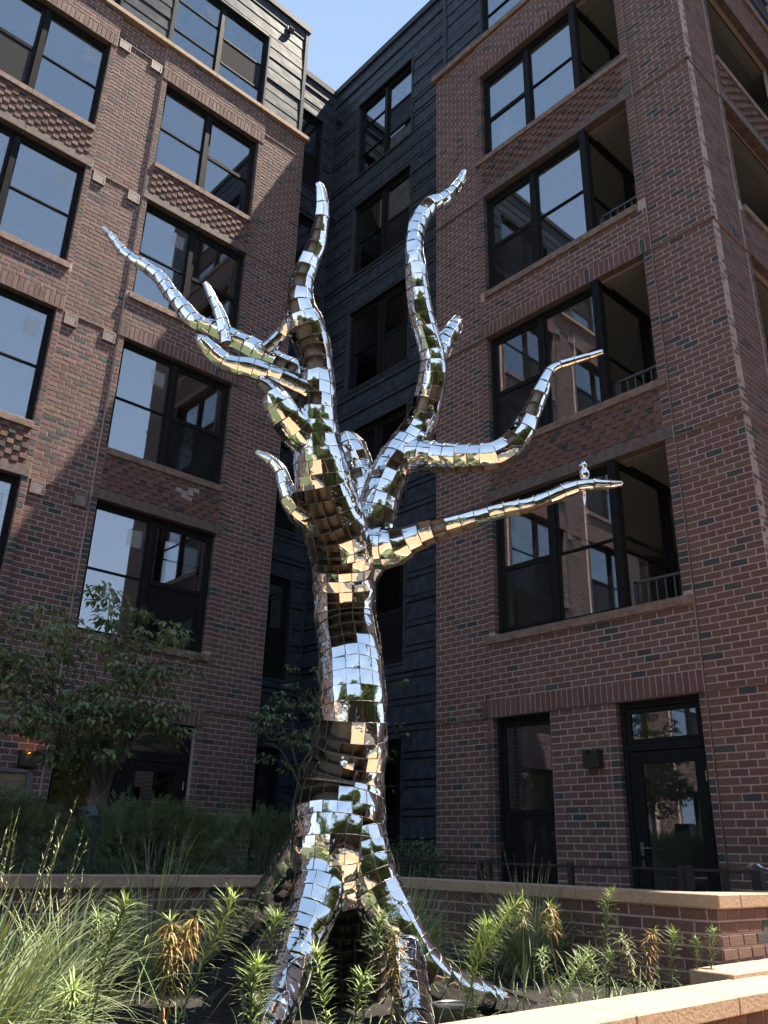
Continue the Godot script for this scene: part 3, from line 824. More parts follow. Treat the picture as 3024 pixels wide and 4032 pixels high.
func loggia(b: Node3D, xf: Transform3D, k: int) -> void:   # the balcony let into the corner: ceiling, floor, glazed side, brick back, railings
	var roof_y: float = HEAD[k] + 0.004
	var up_y: float = (SILL[k + 1] - 0.35) if k < 4 else HEAD[4] + 0.8
	slab("balcony_ceiling", b, Transform3D.IDENTITY, Vector3(8.83, roof_y + 0.05, -5.24), Vector3(13.2, up_y, -3.68), M.soffit)
	slab("ceiling_beam", b, Transform3D.IDENTITY, Vector3(8.822, roof_y, -5.24), Vector3(9.02, roof_y + 0.049, -3.68), M.soffit)
	slab("ceiling_beam", b, Transform3D.IDENTITY, Vector3(9.021, roof_y, -3.86), Vector3(13.2, roof_y + 0.049, -3.68), M.soffit)
	if k == 1:
		slab("balcony_floor", b, Transform3D.IDENTITY, Vector3(8.83, HEAD[0] + 0.5, -5.24), Vector3(13.2, SILL[1] - 0.35, -3.68), M.concrete)
	var xg := Transform3D(Basis.IDENTITY, Vector3(0, 0, -5.26))
	var low: float = SILL[k] - 0.349
	window(b, xg, 8.76, 10.7, low, roof_y + 0.048, 9.95, "ff", 0.02)
	slab("corner_post", b, Transform3D.IDENTITY, Vector3(8.655, SILL[k], -5.335), Vector3(8.755, HEAD[k] - 0.002, -5.225), M.dark_frame, 0.005)
	slab("back_wall", b, Transform3D.IDENTITY, Vector3(10.71, low, -5.5), Vector3(13.2, roof_y + 0.048, -5.26), M.mortar)
	slab("end_wall", b, Transform3D.IDENTITY, Vector3(13.0, low, -5.25), Vector3(13.19, roof_y + 0.048, -3.69), M.soffit)
	var bricks_of_back := laid.size()
	courses(Transform3D(Basis.IDENTITY, Vector3(0, 0, -5.252)), 10.72, 12.99, low + 0.02, roof_y, 0.0, [])
	var places := []
	var colors := []
	for q in range(bricks_of_back, laid.size()):
		places.append(laid[q][1]); colors.append(brick_tones[laid[q][2]])
	laid.resize(bricks_of_back)
	many("brick_courses", brick_mesh(0, -1), M.brick, b, places, colors)
	# railing along the courtyard opening
	var y0: float = SILL[k] - 0.3
	var rail_y: float = SILL[k] + 0.38
	slab("rail", b, Transform3D.IDENTITY, Vector3(8.86, rail_y - 0.035, -5.22), Vector3(8.90, rail_y, -3.66), M.baluster, 0.004)
	for q in 11:
		var z := -5.16 + q * 0.118
		slab("baluster", b, Transform3D.IDENTITY, Vector3(8.873, y0, z - 0.009), Vector3(8.889, rail_y - 0.035, z + 0.009), M.baluster)
	slab("rail_post", b, Transform3D.IDENTITY, Vector3(8.86, y0, -5.222), Vector3(8.905, rail_y + 0.002, -5.176), M.baluster)

func clad_building() -> void:
	var b := thing("clad_building", "dark charcoal metal-clad recess between the two brick wings, with paired dark windows", "building", Vector3(9.6, STREET, -13.0))
	var xb := Transform3D(Basis(Vector3(0, 0, 1), Vector3.UP, Vector3(-1, 0, 0)), Vector3(9.15, 0, 0))
	var xa := Transform3D(Basis.IDENTITY, Vector3(0, 0, -12.38))
	rng.seed = 31
	var hb := []
	var ha := []
	for k in 6:
		var lo: float = (PATIO + 0.35 if k == 0 else SILL[k] + 0.06) if k < 5 else 14.15
		var hi: float = HEAD[k] - 0.05 if k < 5 else 16.34
		hb.append([-11.42, -9.63, lo, hi]); ha.append([7.75, 8.83, lo, hi])
	cladding(b, xb, -12.37, -8.32, PATIO, 17.40, 0.0, 0.412, true, hb)
	cladding(b, xa, 7.58, 9.14, PATIO, 17.40, 0.0, 0.412, true, ha)
	for h in hb:
		trim(b, xb, h[0], h[1], h[2], h[3], 0.0)
		window(b, xb, h[0], h[1], h[2], h[3], -10.52, "ts" if h[2] > 14 else "fd", -0.07)
	for h in ha:
		trim(b, xa, h[0], h[1], h[2], h[3], 0.0)
		window(b, xa, h[0], h[1], h[2], h[3], 0, "d", -0.07)
	slab("corner_trim", b, Transform3D.IDENTITY, Vector3(9.125, PATIO, -12.385), Vector3(9.16, 17.40, -12.35), M.cladding_trim, 0.004)
	slab("parapet_cap", b, xb, Vector3(-12.37, 17.40, -0.4), Vector3(-8.32, 17.58, 0.045), M.cladding_trim, 0.008)
	slab("parapet_cap", b, xa, Vector3(7.58, 17.40, -0.4), Vector3(9.19, 17.58, 0.045), M.cladding_trim, 0.008)
	for y in [13.41, 7.75, 16.42]:   # small hooded vents on the cladding
		var v := Geo.new()
		v.soft_box(Vector3(-12.21, y - 0.07, 0.0), Vector3(-12.05, y + 0.07, 0.05), 0.005)
		v.soft_box(Vector3(-12.2, y - 0.03, 0.05), Vector3(-12.06, y + 0.06, 0.085), 0.005)
		obj("hooded_vent", v, M.cladding_trim, b, xb)
	var inside := Geo.new()
	inside.box(Vector3(9.3, STREET, -16.5), Vector3(13.4, 17.2, -16.3)); inside.box(Vector3(13.2, STREET, -16.29), Vector3(13.4, 17.2, -8.4))
	inside.box(Vector3(7.68, STREET, -16.5), Vector3(9.29, 17.2, -16.3))
	obj("back_wall", inside, M.plaster, b)
	slab("roof", b, Transform3D.IDENTITY, Vector3(9.29, 17.2, -16.5), Vector3(13.4, 17.35, -8.4), M.concrete)
	slab("roof", b, Transform3D.IDENTITY, Vector3(7.68, 17.2, -16.5), Vector3(9.288, 17.35, -12.52), M.concrete)
	for k in range(0, 6):
		var y: float = PATIO - 0.25 if k == 0 else (HEAD[k - 1] + 0.16 if k < 5 else HEAD[4] + 0.3)
		var f := Geo.new()
		f.box(Vector3(9.29, y, -16.29), Vector3(13.19, y + 0.3, -8.5)); f.box(Vector3(7.68, y, -16.29), Vector3(9.288, y + 0.3, -12.52))
		obj("floor_slab", f, M.plaster, b)

# ---------- ground and planter ----------
func sheet(called: String, x0: float, x1: float, z0: float, z1: float, y: float, material: Material, thick := 0.0) -> void:
	var g := Geo.new()
	g.box(Vector3(x0, y - maxf(thick, 0.004), z0), Vector3(x1, y, z1))
	tag(obj(called, g, material, self), "", "", "", "structure")

func bumpy(called: String, x0: float, x1: float, z0: float, z1: float, y: float, amp: float, material: Material) -> void:
	var f := FastNoiseLite.new()
	f.seed = 3; f.frequency = 2.2; f.fractal_octaves = 4
	var g := Geo.new()
	var step := 0.06
	var nx := int((x1 - x0) / step)
	var nz := int((z1 - z0) / step)
	var h := func(a: int, b: int) -> Vector3:
		var x := x0 + (x1 - x0) * a / nx
		var z := z0 + (z1 - z0) * b / nz
		return Vector3(x, y + amp * f.get_noise_2d(x, z) + amp * 0.5 * f.get_noise_2d(x * 5.0, z * 5.0), z)
	for a in nx + 1:
		for b in nz + 1:
			var p: Vector3 = h.call(a, b)
			var nn: Vector3 = (h.call(a, b + 1) - p).cross(h.call(a + 1, b) - p).normalized()
			g.v.append(p); g.n.append(nn); g.c.append(Color.WHITE)
	for a in nx:
		for b in nz:
			var k := a * (nz + 1) + b
			g.i.append_array([k, k + nz + 1, k + 1, k + 1, k + nz + 1, k + nz + 2])
	tag(obj(called, g, material, self), "", "", "", "structure")

func grounds() -> void:
	sheet("ground", -160, 160, -160, 160, -1.66, M.lawn, 0.3)
	sheet("road", -120, 120, 1.85, 8.6, -1.63, M.asphalt, 0.02)
	for k in 14:
		sheet("road_marking", -42 + k * 6.0, -39 + k * 6.0, 5.15, 5.27, -1.622, M.road_paint)
	sheet("pavement", -60, 60, -2.46, 1.68, STREET, M.paving, 0.14)
	sheet("kerb", -60, 60, 1.69, 1.85, STREET - 0.004, M.concrete, 0.14)
	sheet("kerb", -60, 60, 8.6, 8.75, STREET, M.concrete, 0.14)
	sheet("pavement", -60, 60, 8.76, 11.2, STREET - 0.002, M.paving, 0.14)
	sheet("patio", 6.18, 9.2, -12.4, -3.1, PATIO, M.patio_slab, 0.3)
	sheet("patio", 8.66, 30.0, -3.48, -2.5, PATIO - 0.004, M.patio_slab, 0.3)
	bumpy("planter_soil", -2.5, 5.95, -6.55, -2.78, SOIL, 0.05, M.soil)
	bumpy("hedge_bed", -2.5, 6.2, -11.36, -6.7, -0.46, 0.05, M.soil)

func planter() -> void:
	var b := thing("planter_wall", "low brick planter wall with brown stone coping behind the mirror tree, turning at a sunlit corner", "planter wall", Vector3(5.9, SOIL, -5.0))
	var xl := Transform3D(Basis.IDENTITY, Vector3(0, 0, -6.55))
	var xr := Transform3D(Basis(Vector3(0, 0, 1), Vector3.UP, Vector3(-1, 0, 0)), Vector3(5.965, 0, 0))
	var xe := Transform3D(Basis.IDENTITY, Vector3(0, 0, -3.105))
	var g := Geo.new()
	g.box(Vector3(-2.5, STREET, -6.8), Vector3(5.97, -0.291, -6.556))
	g.box(Vector3(5.972, STREET, -6.555), Vector3(6.2, -0.291, -3.112))
	g.box(Vector3(6.202, STREET, -3.4), Vector3(9.5, -0.291, -3.112))
	var wall := obj("wall", g, M.mortar, b)
	rng.seed = 41
	var base := -0.292 - COURSE * 8
	courses(xl, -1.0, 5.955, base, -0.29, 0.0, [], base)
	courses(xr, -6.54, -3.108, base, -0.29, 0.0, [], base)
	courses(xe, 5.968, 9.4, base, -0.29, 0.0, [], base)
	finish_bricks(wall, 260)
	for q in [[-2.5, -1.0], [-1.0, 0.5], [0.5, 2.02], [2.02, 3.52], [3.52, 5.0], [5.0, 5.935]]:
		slab("cap_stone", b, Transform3D.IDENTITY, Vector3(q[0] + 0.002, -0.29, -6.84), Vector3(q[1] - 0.002, -0.2, -6.52), M.cap_stone, 0.006)
	for q in [[-6.52, -5.2], [-5.2, -4.26], [-4.26, -3.075]]:
		slab("cap_stone", b, Transform3D.IDENTITY, Vector3(5.937, -0.29, q[0] + 0.002), Vector3(6.25, -0.2, q[1] - 0.002), M.cap_stone, 0.007)
	for q in [[6.252, 7.3], [7.3, 8.4], [8.4, 9.6]]:
		slab("cap_stone", b, Transform3D.IDENTITY, Vector3(q[0] + 0.002, -0.29, -3.42), Vector3(q[1] - 0.002, -0.2, -3.077), M.cap_stone, 0.007)
	var f := thing("planter_wall", "sunlit front planter wall with wide tan coping stones along the pavement", "planter wall", Vector3(3.0, STREET, -2.6))
	var gf := Geo.new()
	gf.box(Vector3(-3.0, STREET, -2.78), Vector3(9.5, -0.741, -2.487))
	gf.box(Vector3(5.47, STREET, -3.07), Vector3(9.5, -0.711, -2.782))
	var fw := obj("wall", gf, M.mortar, f)
	courses(Transform3D(Basis.IDENTITY, Vector3(0, 0, -2.48)), -1.0, 9.4, STREET, -0.74, 0.0, [], -0.742 - COURSE * 9)
	courses(Transform3D(Basis(Vector3(0, 0, 1), Vector3.UP, Vector3(-1, 0, 0)), Vector3(5.464, 0, 0)), -3.06, -2.81, SOIL - 0.1, -0.71, 0.0, [], -0.712 - COURSE * 3)
	finish_bricks(fw, 200)
	for q in [[-3.0, -1.2], [-1.2, -0.2], [-0.2, 0.82], [0.82, 1.83], [1.83, 2.83], [2.83, 3.83], [3.83, 4.815], [4.815, 5.85], [5.85, 7.0], [7.0, 9.5]]:
		slab("cap_stone", f, Transform3D.IDENTITY, Vector3(q[0] + 0.0025, -0.74, -2.815), Vector3(q[1] - 0.0025, -0.65, -2.447), M.cap_stone, 0.007)
	slab("cap_stone", f, Transform3D.IDENTITY, Vector3(5.437, -0.71, -3.074), Vector3(7.2, -0.62, -2.78), M.cap_stone, 0.007)

# ---------- the mirror tree ----------
# four numbers a point: where the limb's middle runs, and its radius there
const LIMBS := {
	"trunk": [3.39,-0.25,-4.04,0.232,3.35,-0.12,-4.04,0.247,3.32,0.03,-4.03,0.263,3.35,0.21,-4.06,0.277,3.38,0.39,-4.08,0.266,3.38,0.58,-4.02,0.233,3.35,0.76,-3.96,0.206,3.35,0.96,-3.98,0.204,3.38,1.21,-4.05,0.201,3.38,1.44,-4.11,0.2,3.33,1.64,-4.08,0.201,3.26,1.8,-4.02,0.216,3.16,1.92,-3.96,0.219,3.05,2.04,-3.92,0.2,2.97,2.17,-3.89,0.184,2.91,2.3,-3.86,0.168,2.85,2.47,-3.83,0.142,2.82,2.62,-3.81,0.131,2.81,2.78,-3.8,0.117,2.79,2.94,-3.8,0.109,2.76,3.1,-3.82,0.116,2.69,3.23,-3.82,0.123,2.63,3.37,-3.82,0.098,2.62,3.52,-3.8,0.077,2.64,3.65,-3.78,0.072,2.66,3.8,-3.72,0.063,2.65,3.92,-3.67,0.053,2.63,4.04,-3.63,0.044,2.6,4.16,-3.62,0.036,2.58,4.22,-3.62,0.024],
	"forkR": [3.38,1.71,-4.06,0.169,3.45,1.92,-3.99,0.174,3.45,2.12,-3.92,0.138,3.48,2.3,-3.89,0.13,3.55,2.49,-3.87,0.135,3.63,2.66,-3.82,0.131,3.69,2.82,-3.75,0.118,3.68,2.97,-3.66,0.105,3.66,3.14,-3.59,0.102,3.63,3.31,-3.57,0.096,3.55,3.48,-3.56,0.089,3.47,3.67,-3.54,0.083,3.42,3.87,-3.52,0.077,3.4,4.1,-3.53,0.068,3.44,4.34,-3.54,0.069,3.53,4.55,-3.51,0.067,3.63,4.65,-3.46,0.053,3.71,4.77,-3.42,0.041,3.78,4.91,-3.41,0.033,3.82,5.02,-3.4,0.02],
	"stubMid": [3.54,2.09,-4.08,0.135,3.51,2.31,-4.13,0.137,3.49,2.54,-4.19,0.133,3.45,2.7,-4.22,0.128,3.42,2.82,-4.25,0.085,3.41,2.85,-4.26,0.031],
	"stubR": [3.65,3.23,-3.58,0.082,3.74,3.44,-3.57,0.074,3.82,3.59,-3.56,0.065,3.89,3.71,-3.56,0.052,3.92,3.74,-3.55,0.021],
	"armR1": [3.64,2.58,-3.79,0.13,3.7,2.56,-3.67,0.112,3.77,2.53,-3.54,0.102,3.84,2.51,-3.41,0.098,3.91,2.5,-3.27,0.094,3.98,2.56,-3.18,0.094,4.03,2.66,-3.11,0.081,4.07,2.8,-3.06,0.07,4.11,2.94,-3.01,0.06,4.14,3.06,-2.97,0.048,4.17,3.15,-2.93,0.037,4.24,3.19,-2.85,0.029,4.31,3.22,-2.75,0.026,4.39,3.26,-2.66,0.018],
	"armR2": [3.43,1.87,-3.91,0.153,3.5,1.87,-3.78,0.128,3.55,1.91,-3.67,0.094,3.62,1.95,-3.54,0.075,3.69,1.98,-3.4,0.064,3.77,2.02,-3.27,0.056,3.85,2.05,-3.13,0.052,3.93,2.07,-3,0.048,4,2.11,-2.9,0.047,4.07,2.16,-2.8,0.048,4.13,2.18,-2.7,0.039,4.19,2.17,-2.61,0.03,4.25,2.17,-2.52,0.016],
	"armL1": [2.85,2.78,-3.84,0.102,2.81,2.98,-4.01,0.081,2.71,3.09,-4.14,0.074,2.59,3.21,-4.28,0.075,2.49,3.29,-4.38,0.069,2.39,3.37,-4.48,0.065,2.3,3.43,-4.58,0.062,2.22,3.55,-4.66,0.059,2.14,3.69,-4.74,0.054,2.07,3.84,-4.82,0.049,1.98,3.95,-4.92,0.046,1.88,4.06,-5.03,0.038,1.8,4.2,-5.11,0.029,1.74,4.31,-5.18,0.016],
	"twigL1": [2.44,3.22,-4.38,0.053,2.42,3.32,-4.39,0.048,2.38,3.45,-4.41,0.041,2.33,3.58,-4.45,0.032,2.28,3.71,-4.49,0.022],
	"armL2": [2.84,2.74,-3.82,0.088,2.69,2.76,-3.84,0.077,2.55,2.81,-3.91,0.07,2.41,2.84,-3.98,0.068,2.28,2.85,-4.06,0.062,2.2,2.91,-4.1,0.056,2.13,2.98,-4.13,0.041,2.1,3.02,-4.16,0.02],
	"twigL3": [2.69,3.29,-3.86,0.068,2.67,3.29,-3.95,0.057,2.65,3.23,-4.02,0.05,2.62,3.17,-4.07,0.05,2.58,3.12,-4.11,0.043],
	"stubL4": [2.85,2.4,-3.88,0.109,2.73,2.45,-3.85,0.118,2.63,2.51,-3.85,0.113,2.56,2.59,-3.86,0.097,2.5,2.67,-3.88,0.07,2.46,2.73,-3.93,0.044],
	"twigL5": [3.06,1.97,-4.02,0.099,2.94,2.01,-4.06,0.079,2.87,2.08,-4.09,0.066,2.83,2.19,-4.11,0.053,2.8,2.3,-4.14,0.043,2.75,2.37,-4.18,0.033,2.71,2.41,-4.22,0.025,2.67,2.43,-4.25,0.015],
	"rootFL": [3.3,0.1,-4.03,0.202,3.24,-0.07,-4.01,0.179,3.15,-0.21,-3.96,0.15,3.06,-0.33,-3.91,0.126,2.96,-0.44,-3.86,0.11,2.84,-0.55,-3.76,0.098,2.69,-0.66,-3.63,0.087,2.52,-0.76,-3.49,0.08,2.38,-0.84,-3.37,0.058],
	"rootFR": [3.4,0.11,-3.94,0.168,3.42,-0.07,-3.88,0.165,3.46,-0.21,-3.82,0.151,3.51,-0.34,-3.74,0.136,3.57,-0.47,-3.68,0.132,3.63,-0.58,-3.63,0.131,3.78,-0.66,-3.59,0.116,4.01,-0.72,-3.54,0.085,4.25,-0.78,-3.51,0.058,4.49,-0.83,-3.47,0.032],
	"rootF": [3.53,-0.45,-3.68,0.101,3.41,-0.56,-3.52,0.101,3.29,-0.66,-3.36,0.096,3.17,-0.76,-3.2,0.086,3.07,-0.84,-3.09,0.072],
	"rootB": [3.49,-0.02,-4.15,0.181,3.55,-0.2,-4.21,0.209,3.61,-0.41,-4.26,0.229,3.66,-0.63,-4.29,0.235,3.71,-0.88,-4.33,0.226,3.73,-1.05,-4.34,0.204],
	"rootBL": [3.3,0.13,-4.16,0.165,3.31,-0.03,-4.35,0.134,3.32,-0.17,-4.55,0.114,3.33,-0.33,-4.74,0.104,3.31,-0.47,-4.9,0.09,3.28,-0.58,-5.05,0.073,3.22,-0.68,-5.18,0.05],
}
# holes in the skin: by height (y) or by share of the limb's length (s), from, to, angles round the limb (90 faces the street), share of panels left out
const GAPS := {
	"trunk": [["y", 0.20, 0.76, 98, 205, 1.0, "no uprights"], ["y", 0.30, 0.70, 68, 98, 0.9], ["y", -0.02, 0.21, 22, 58, 0.9], ["y", -0.27, -0.07, 86, 114, 1.0], ["y", 1.16, 1.62, 92, 128, 1.0, "no uprights"], ["y", 1.16, 1.5, 70, 92, 1.0], ["y", 1.2, 1.42, 58, 84, 0.9], ["y", 1.72, 2.16, 120, 205, 1.0, "no uprights"], ["y", 1.74, 2.16, 80, 120, 1.0], ["y", 1.93, 2.1, 50, 88, 0.6], ["y", 2.60, 2.78, 90, 165, 0.9], ["y", 2.90, 3.18, 65, 170, 1.0, "no uprights"], ["y", 3.30, 3.62, 80, 200, 1.0, "no uprights"], ["y", 3.68, 3.96, 65, 180, 1.0, "no uprights"], ["y", -0.1, 1.3, -30, 6, 0.85], ["y", 0.7, 0.9, 20, 50, 0.3]],
	"forkR": [["y", 1.95, 2.55, 30, 120, 0.32], ["y", 2.72, 3.0, 100, 190, 1.0, "no uprights"], ["y", 2.86, 3.06, 60, 100, 0.8], ["y", 4.36, 4.55, 70, 150, 0.8], ["y", 2.9, 3.5, -30, 20, 0.7], ["y", 1.6, 2.0, -30, 30, 0.9], ["s", 0.90, 0.96, -20, 40, 1.0]],
	"stubMid": [["s", 0.1, 0.95, 20, 100, 0.36]],
	"stubR": [["s", 0.3, 0.8, -40, 60, 0.5]],
	"armR1": [["s", 0.1, 0.42, -40, 58, 0.9], ["s", 0.45, 0.68, 105, 200, 0.95, "no uprights"], ["s", 0.38, 0.47, 120, 220, 0.9], ["s", 0.7, 0.8, 0, 60, 0.7]],
	"armR2": [["s", 0.1, 0.36, 105, 200, 0.55], ["s", 0.05, 0.42, -50, 48, 0.95], ["s", 0.55, 0.70, -50, 45, 0.9]],
	"armL1": [["s", 0.1, 0.2, 60, 130, 0.8], ["s", 0.44, 0.5, 110, 200, 0.9]],
	"armL2": [["s", 0.05, 0.3, 120, 200, 0.8]],
	"stubL4": [["s", 0.72, 1.0, 40, 200, 0.7]],
	"rootB": [["s", 0.0, 1.0, 0, 180, 1.0]],
	"rootFL": [["s", 0.05, 0.16, 50, 85, 0.8]],
}

func mirror_tree() -> void:
	var root := thing("mirror_tree_sculpture", "tall polished steel tree sculpture skinned in welded mirror panels with open gaps", "sculpture", Vector3(3.4, SOIL, -4.05))
	rng.seed = 77
	var wob := FastNoiseLite.new()
	wob.seed = 9; wob.frequency = 1.0; wob.fractal_octaves = 2
	var panels := []   # [score, Geo, limb node]
	for key in LIMBS:
		var called: String = "trunk" if key == "trunk" else ("root" if key.begins_with("root") else "limb")
		limb(root, called, LIMBS[key], GAPS.get(key, []), wob, panels)
	panels.sort_custom(func(a, b): return a[0] > b[0])
	var rest := {}
	for k in panels.size():
		if k < 300:
			obj("mirror_panel", panels[k][1], M.mirror_steel, panels[k][2])
		else:
			var n: Node = panels[k][2]
			if not rest.has(n): rest[n] = Geo.new()
			var g: Geo = rest[n]
			var o: Geo = panels[k][1]
			var base := g.v.size()
			g.v.append_array(o.v); g.n.append_array(o.n); g.c.append_array(o.c)
			for q in o.i: g.i.append(q + base)
	for n in rest:
		var o := obj("panel_skin", rest[n], M.mirror_steel, n)
		o.set_meta("kind", "stuff")

func limb(root: Node3D, called: String, data: Array, gaps: Array, wob: FastNoiseLite, panels: Array) -> void:
	var ctrl := []
	for k in data.size() / 4:
		ctrl.append([Vector3(data[4 * k], data[4 * k + 1], data[4 * k + 2]), data[4 * k + 3]])
	# a dense run of points along the limb
	var P := PackedVector3Array()
	var R := PackedFloat32Array()
	var S := PackedFloat32Array()
	for k in ctrl.size() - 1:
		var p0: Vector3 = ctrl[maxi(k - 1, 0)][0]
		var p3: Vector3 = ctrl[mini(k + 2, ctrl.size() - 1)][0]
		for q in 10:
			var t := q / 10.0
			P.append((ctrl[k][0] as Vector3).cubic_interpolate(ctrl[k + 1][0], p0, p3, t))
			R.append(lerpf(ctrl[k][1], ctrl[k + 1][1], t * t * (3 - 2 * t)))
	P.append(ctrl[-1][0]); R.append(ctrl[-1][1])
	S.append(0.0)
	for k in range(1, P.size()): S.append(S[k - 1] + P[k].distance_to(P[k - 1]))
	var total := S[S.size() - 1]
	var at := func(s: float) -> Array:   # middle, radius, right, out
		var k := clampi(S.bsearch(s), 1, P.size() - 1)
		var t := clampf((s - S[k - 1]) / maxf(S[k] - S[k - 1], 1e-6), 0, 1)
		var tn := (P[mini(k + 1, P.size() - 1)] - P[maxi(k - 2, 0)]).normalized()
		var w := (eye.basis.z - tn * eye.basis.z.dot(tn)).normalized()
		return [P[k - 1].lerp(P[k], t), lerpf(R[k - 1], R[k], t), tn.cross(w), w]
	var spot := func(s: float, a: float, f: float) -> Vector3:
		var q: Array = at.call(s)
		var d: Vector3 = q[2] * cos(a) + q[3] * sin(a)
		var r: float = q[1] * f
		return q[0] + d * r * (1.0 + 0.05 * wob.get_noise_3dv((q[0] + d * q[1]) * 6.0))
	# the dark tube inside
	var inner := Geo.new()
	var ip := PackedVector3Array()
	var ir := PackedFloat32Array()
	var m := maxi(8, int(total / 0.06))
	for k in m + 1:
		var q: Array = at.call(total * k / m)
		ip.append(q[0]); ir.append(q[1] * 0.60)
	inner.tube(ip, ir, 14)
	var part := obj(called, inner, M.liner, root)
	var seams := Geo.new()
	var fins := Geo.new()
	var s := 0.0
	var shift := rng.randf() * TAU
	while s < total - 0.01:
		var r: float = at.call(s)[1]
		var step := lerpf(0.105, 0.08, clampf(r / 0.16, 0, 1))
		if total - s - step < step * 0.5: step = total - s
		var e := s + step
		var count := clampi(int(round(TAU * r / 0.086)), 5, 20)
		var mid: Vector3 = at.call((s + e) / 2)[0]
		for j in count:
			var a0 := TAU * j / count
			var a1 := TAU * (j + 1) / count
			var deg := rad_to_deg((a0 + a1) / 2)
			var open := false
			var bare := false
			for g in gaps:
				var place: float = mid.y if g[0] == "y" else (s + e) / 2 / total
				var from: float = g[3]
				var off := fposmod(deg - from, 360.0)
				if place >= g[1] and place <= g[2] and off <= g[4] - from and rng.randf() < g[5]:
					open = true
					bare = g.size() > 6
			if open:
				rib(fins, at, spot, s, e, a0, a1, bare)
			else:
				var g := panel(spot, s, e, a0, a1, wob, r)
				var c: Vector3 = spot.call((s + e) / 2, (a0 + a1) / 2, 1.0)
				panels.append([shows(c, step * r * TAU / count, (c - at.call((s + e) / 2)[0]).normalized()), g, part])
			seam(seams, spot, s, e, a0, a0)
			seam(seams, spot, s, s, a0, a1)
		s = e
	var sm := obj("weld_seams", seams, M.weld, part)
	sm.set_meta("kind", "stuff")
	if fins.v.size():
		var fm := obj("ribs", fins, M.fin_steel, part)
		fm.set_meta("kind", "stuff")
	# a small folded end
	var tip := Geo.new()
	var q: Array = at.call(total)
	for j in 6:
		tip.tri(q[0] + (q[0] - at.call(total - 0.02)[0]).normalized() * float(q[1]) * 0.5, spot.call(total, TAU * j / 6, 1.0), spot.call(total, TAU * (j + 1) / 6, 1.0))
	obj("end_panel", tip, M.mirror_steel, part)

func panel(spot: Callable, s0: float, s1: float, a0: float, a1: float, wob: FastNoiseLite, r: float) -> Geo:   # one curved sheet, a little pillowed and not quite true
	var g := Geo.new()
	var n := 4
	var size := minf(s1 - s0, r * (a1 - a0))
	var swell := size * rng.randf_range(-0.01, 0.055)
	var ta := rng.randf_range(-0.075, 0.075) * size
	var tb := rng.randf_range(-0.075, 0.075) * size
	var grid := []
	var corner := [spot.call(s0 + 0.001, a0 + 0.001 / r, 1.0), spot.call(s0 + 0.001, a1 - 0.001 / r, 1.0), spot.call(s1 - 0.001, a0 + 0.001 / r, 1.0), spot.call(s1 - 0.001, a1 - 0.001 / r, 1.0)]
	for x in n + 1:
		for y in n + 1:
			var a := float(x) / n
			var b := float(y) / n
			var sa := lerpf(s0 + 0.001, s1 - 0.001, a)
			var an := lerpf(a0 + 0.001 / r, a1 - 0.001 / r, b)
			var p: Vector3 = spot.call(sa, an, 1.0)
			var d: Vector3 = (p - spot.call(sa, an, 0.5)).normalized()
			var h := swell * (1 - pow(2 * a - 1, 2)) * (1 - pow(2 * b - 1, 2)) + ta * (a - 0.5) + tb * (b - 0.5) + 0.0007 * wob.get_noise_3dv(p * 26.0)
			var flat: Vector3 = (corner[0] as Vector3).lerp(corner[1], b).lerp((corner[2] as Vector3).lerp(corner[3], b), a)
			grid.append(p.lerp(flat, 0.5) + d * h)
	for x in n + 1:
		for y in n + 1:
			var k := x * (n + 1) + y
			var du: Vector3 = grid[mini(x + 1, n) * (n + 1) + y] - grid[maxi(x - 1, 0) * (n + 1) + y]
			var dv: Vector3 = grid[x * (n + 1) + mini(y + 1, n)] - grid[x * (n + 1) + maxi(y - 1, 0)]
			g.v.append(grid[k]); g.n.append(dv.cross(du).normalized()); g.c.append(Color.WHITE)
	for x in n:
		for y in n:
			var k := x * (n + 1) + y
			g.i.append_array([k, k + n + 1, k + 1, k + 1, k + n + 1, k + n + 2])
	return g

func seam(g: Geo, spot: Callable, s0: float, s1: float, a0: float, a1: float) -> void:   # a bead of weld
	var path := PackedVector3Array()
	var rad := PackedFloat32Array()
	for k in 4:
		var t := k / 3.0
		path.append(spot.call(lerpf(s0, s1, t), lerpf(a0, a1, t), 1.0) + Vector3(rng.randf_range(-0.0014, 0.0014), rng.randf_range(-0.0014, 0.0014), rng.randf_range(-0.0014, 0.0014)))
		rad.append(rng.randf_range(0.0014, 0.0030))
	if path[0].distance_to(path[3]) > 0.004: g.tube(path, rad, 4, Color.WHITE, false)

func rib(g: Geo, at: Callable, spot: Callable, s0: float, s1: float, a0: float, a1: float, bare: bool) -> void:   # the plates that cross behind a missing panel
	var t := 0.0015
	for s in [s0, s1]:
		for k in 2:
			var b0 := lerpf(a0, a1, k / 2.0)
			var b1 := lerpf(a0, a1, (k + 1) / 2.0)
			for q in [-t, t]:
				g.quad(spot.call(s + q, b0, 0.58), spot.call(s + q, b1, 0.58), spot.call(s + q, b1, 0.995), spot.call(s + q, b0, 0.995))
			g.quad(spot.call(s - t, b0, 0.995), spot.call(s - t, b1, 0.995), spot.call(s + t, b1, 0.995), spot.call(s + t, b0, 0.995))
	if bare: return
	for a in [a0, a1]:
		g.quad(spot.call(s0, a, 0.58), spot.call(s1, a, 0.58), spot.call(s1, a, 0.99), spot.call(s0, a, 0.99))

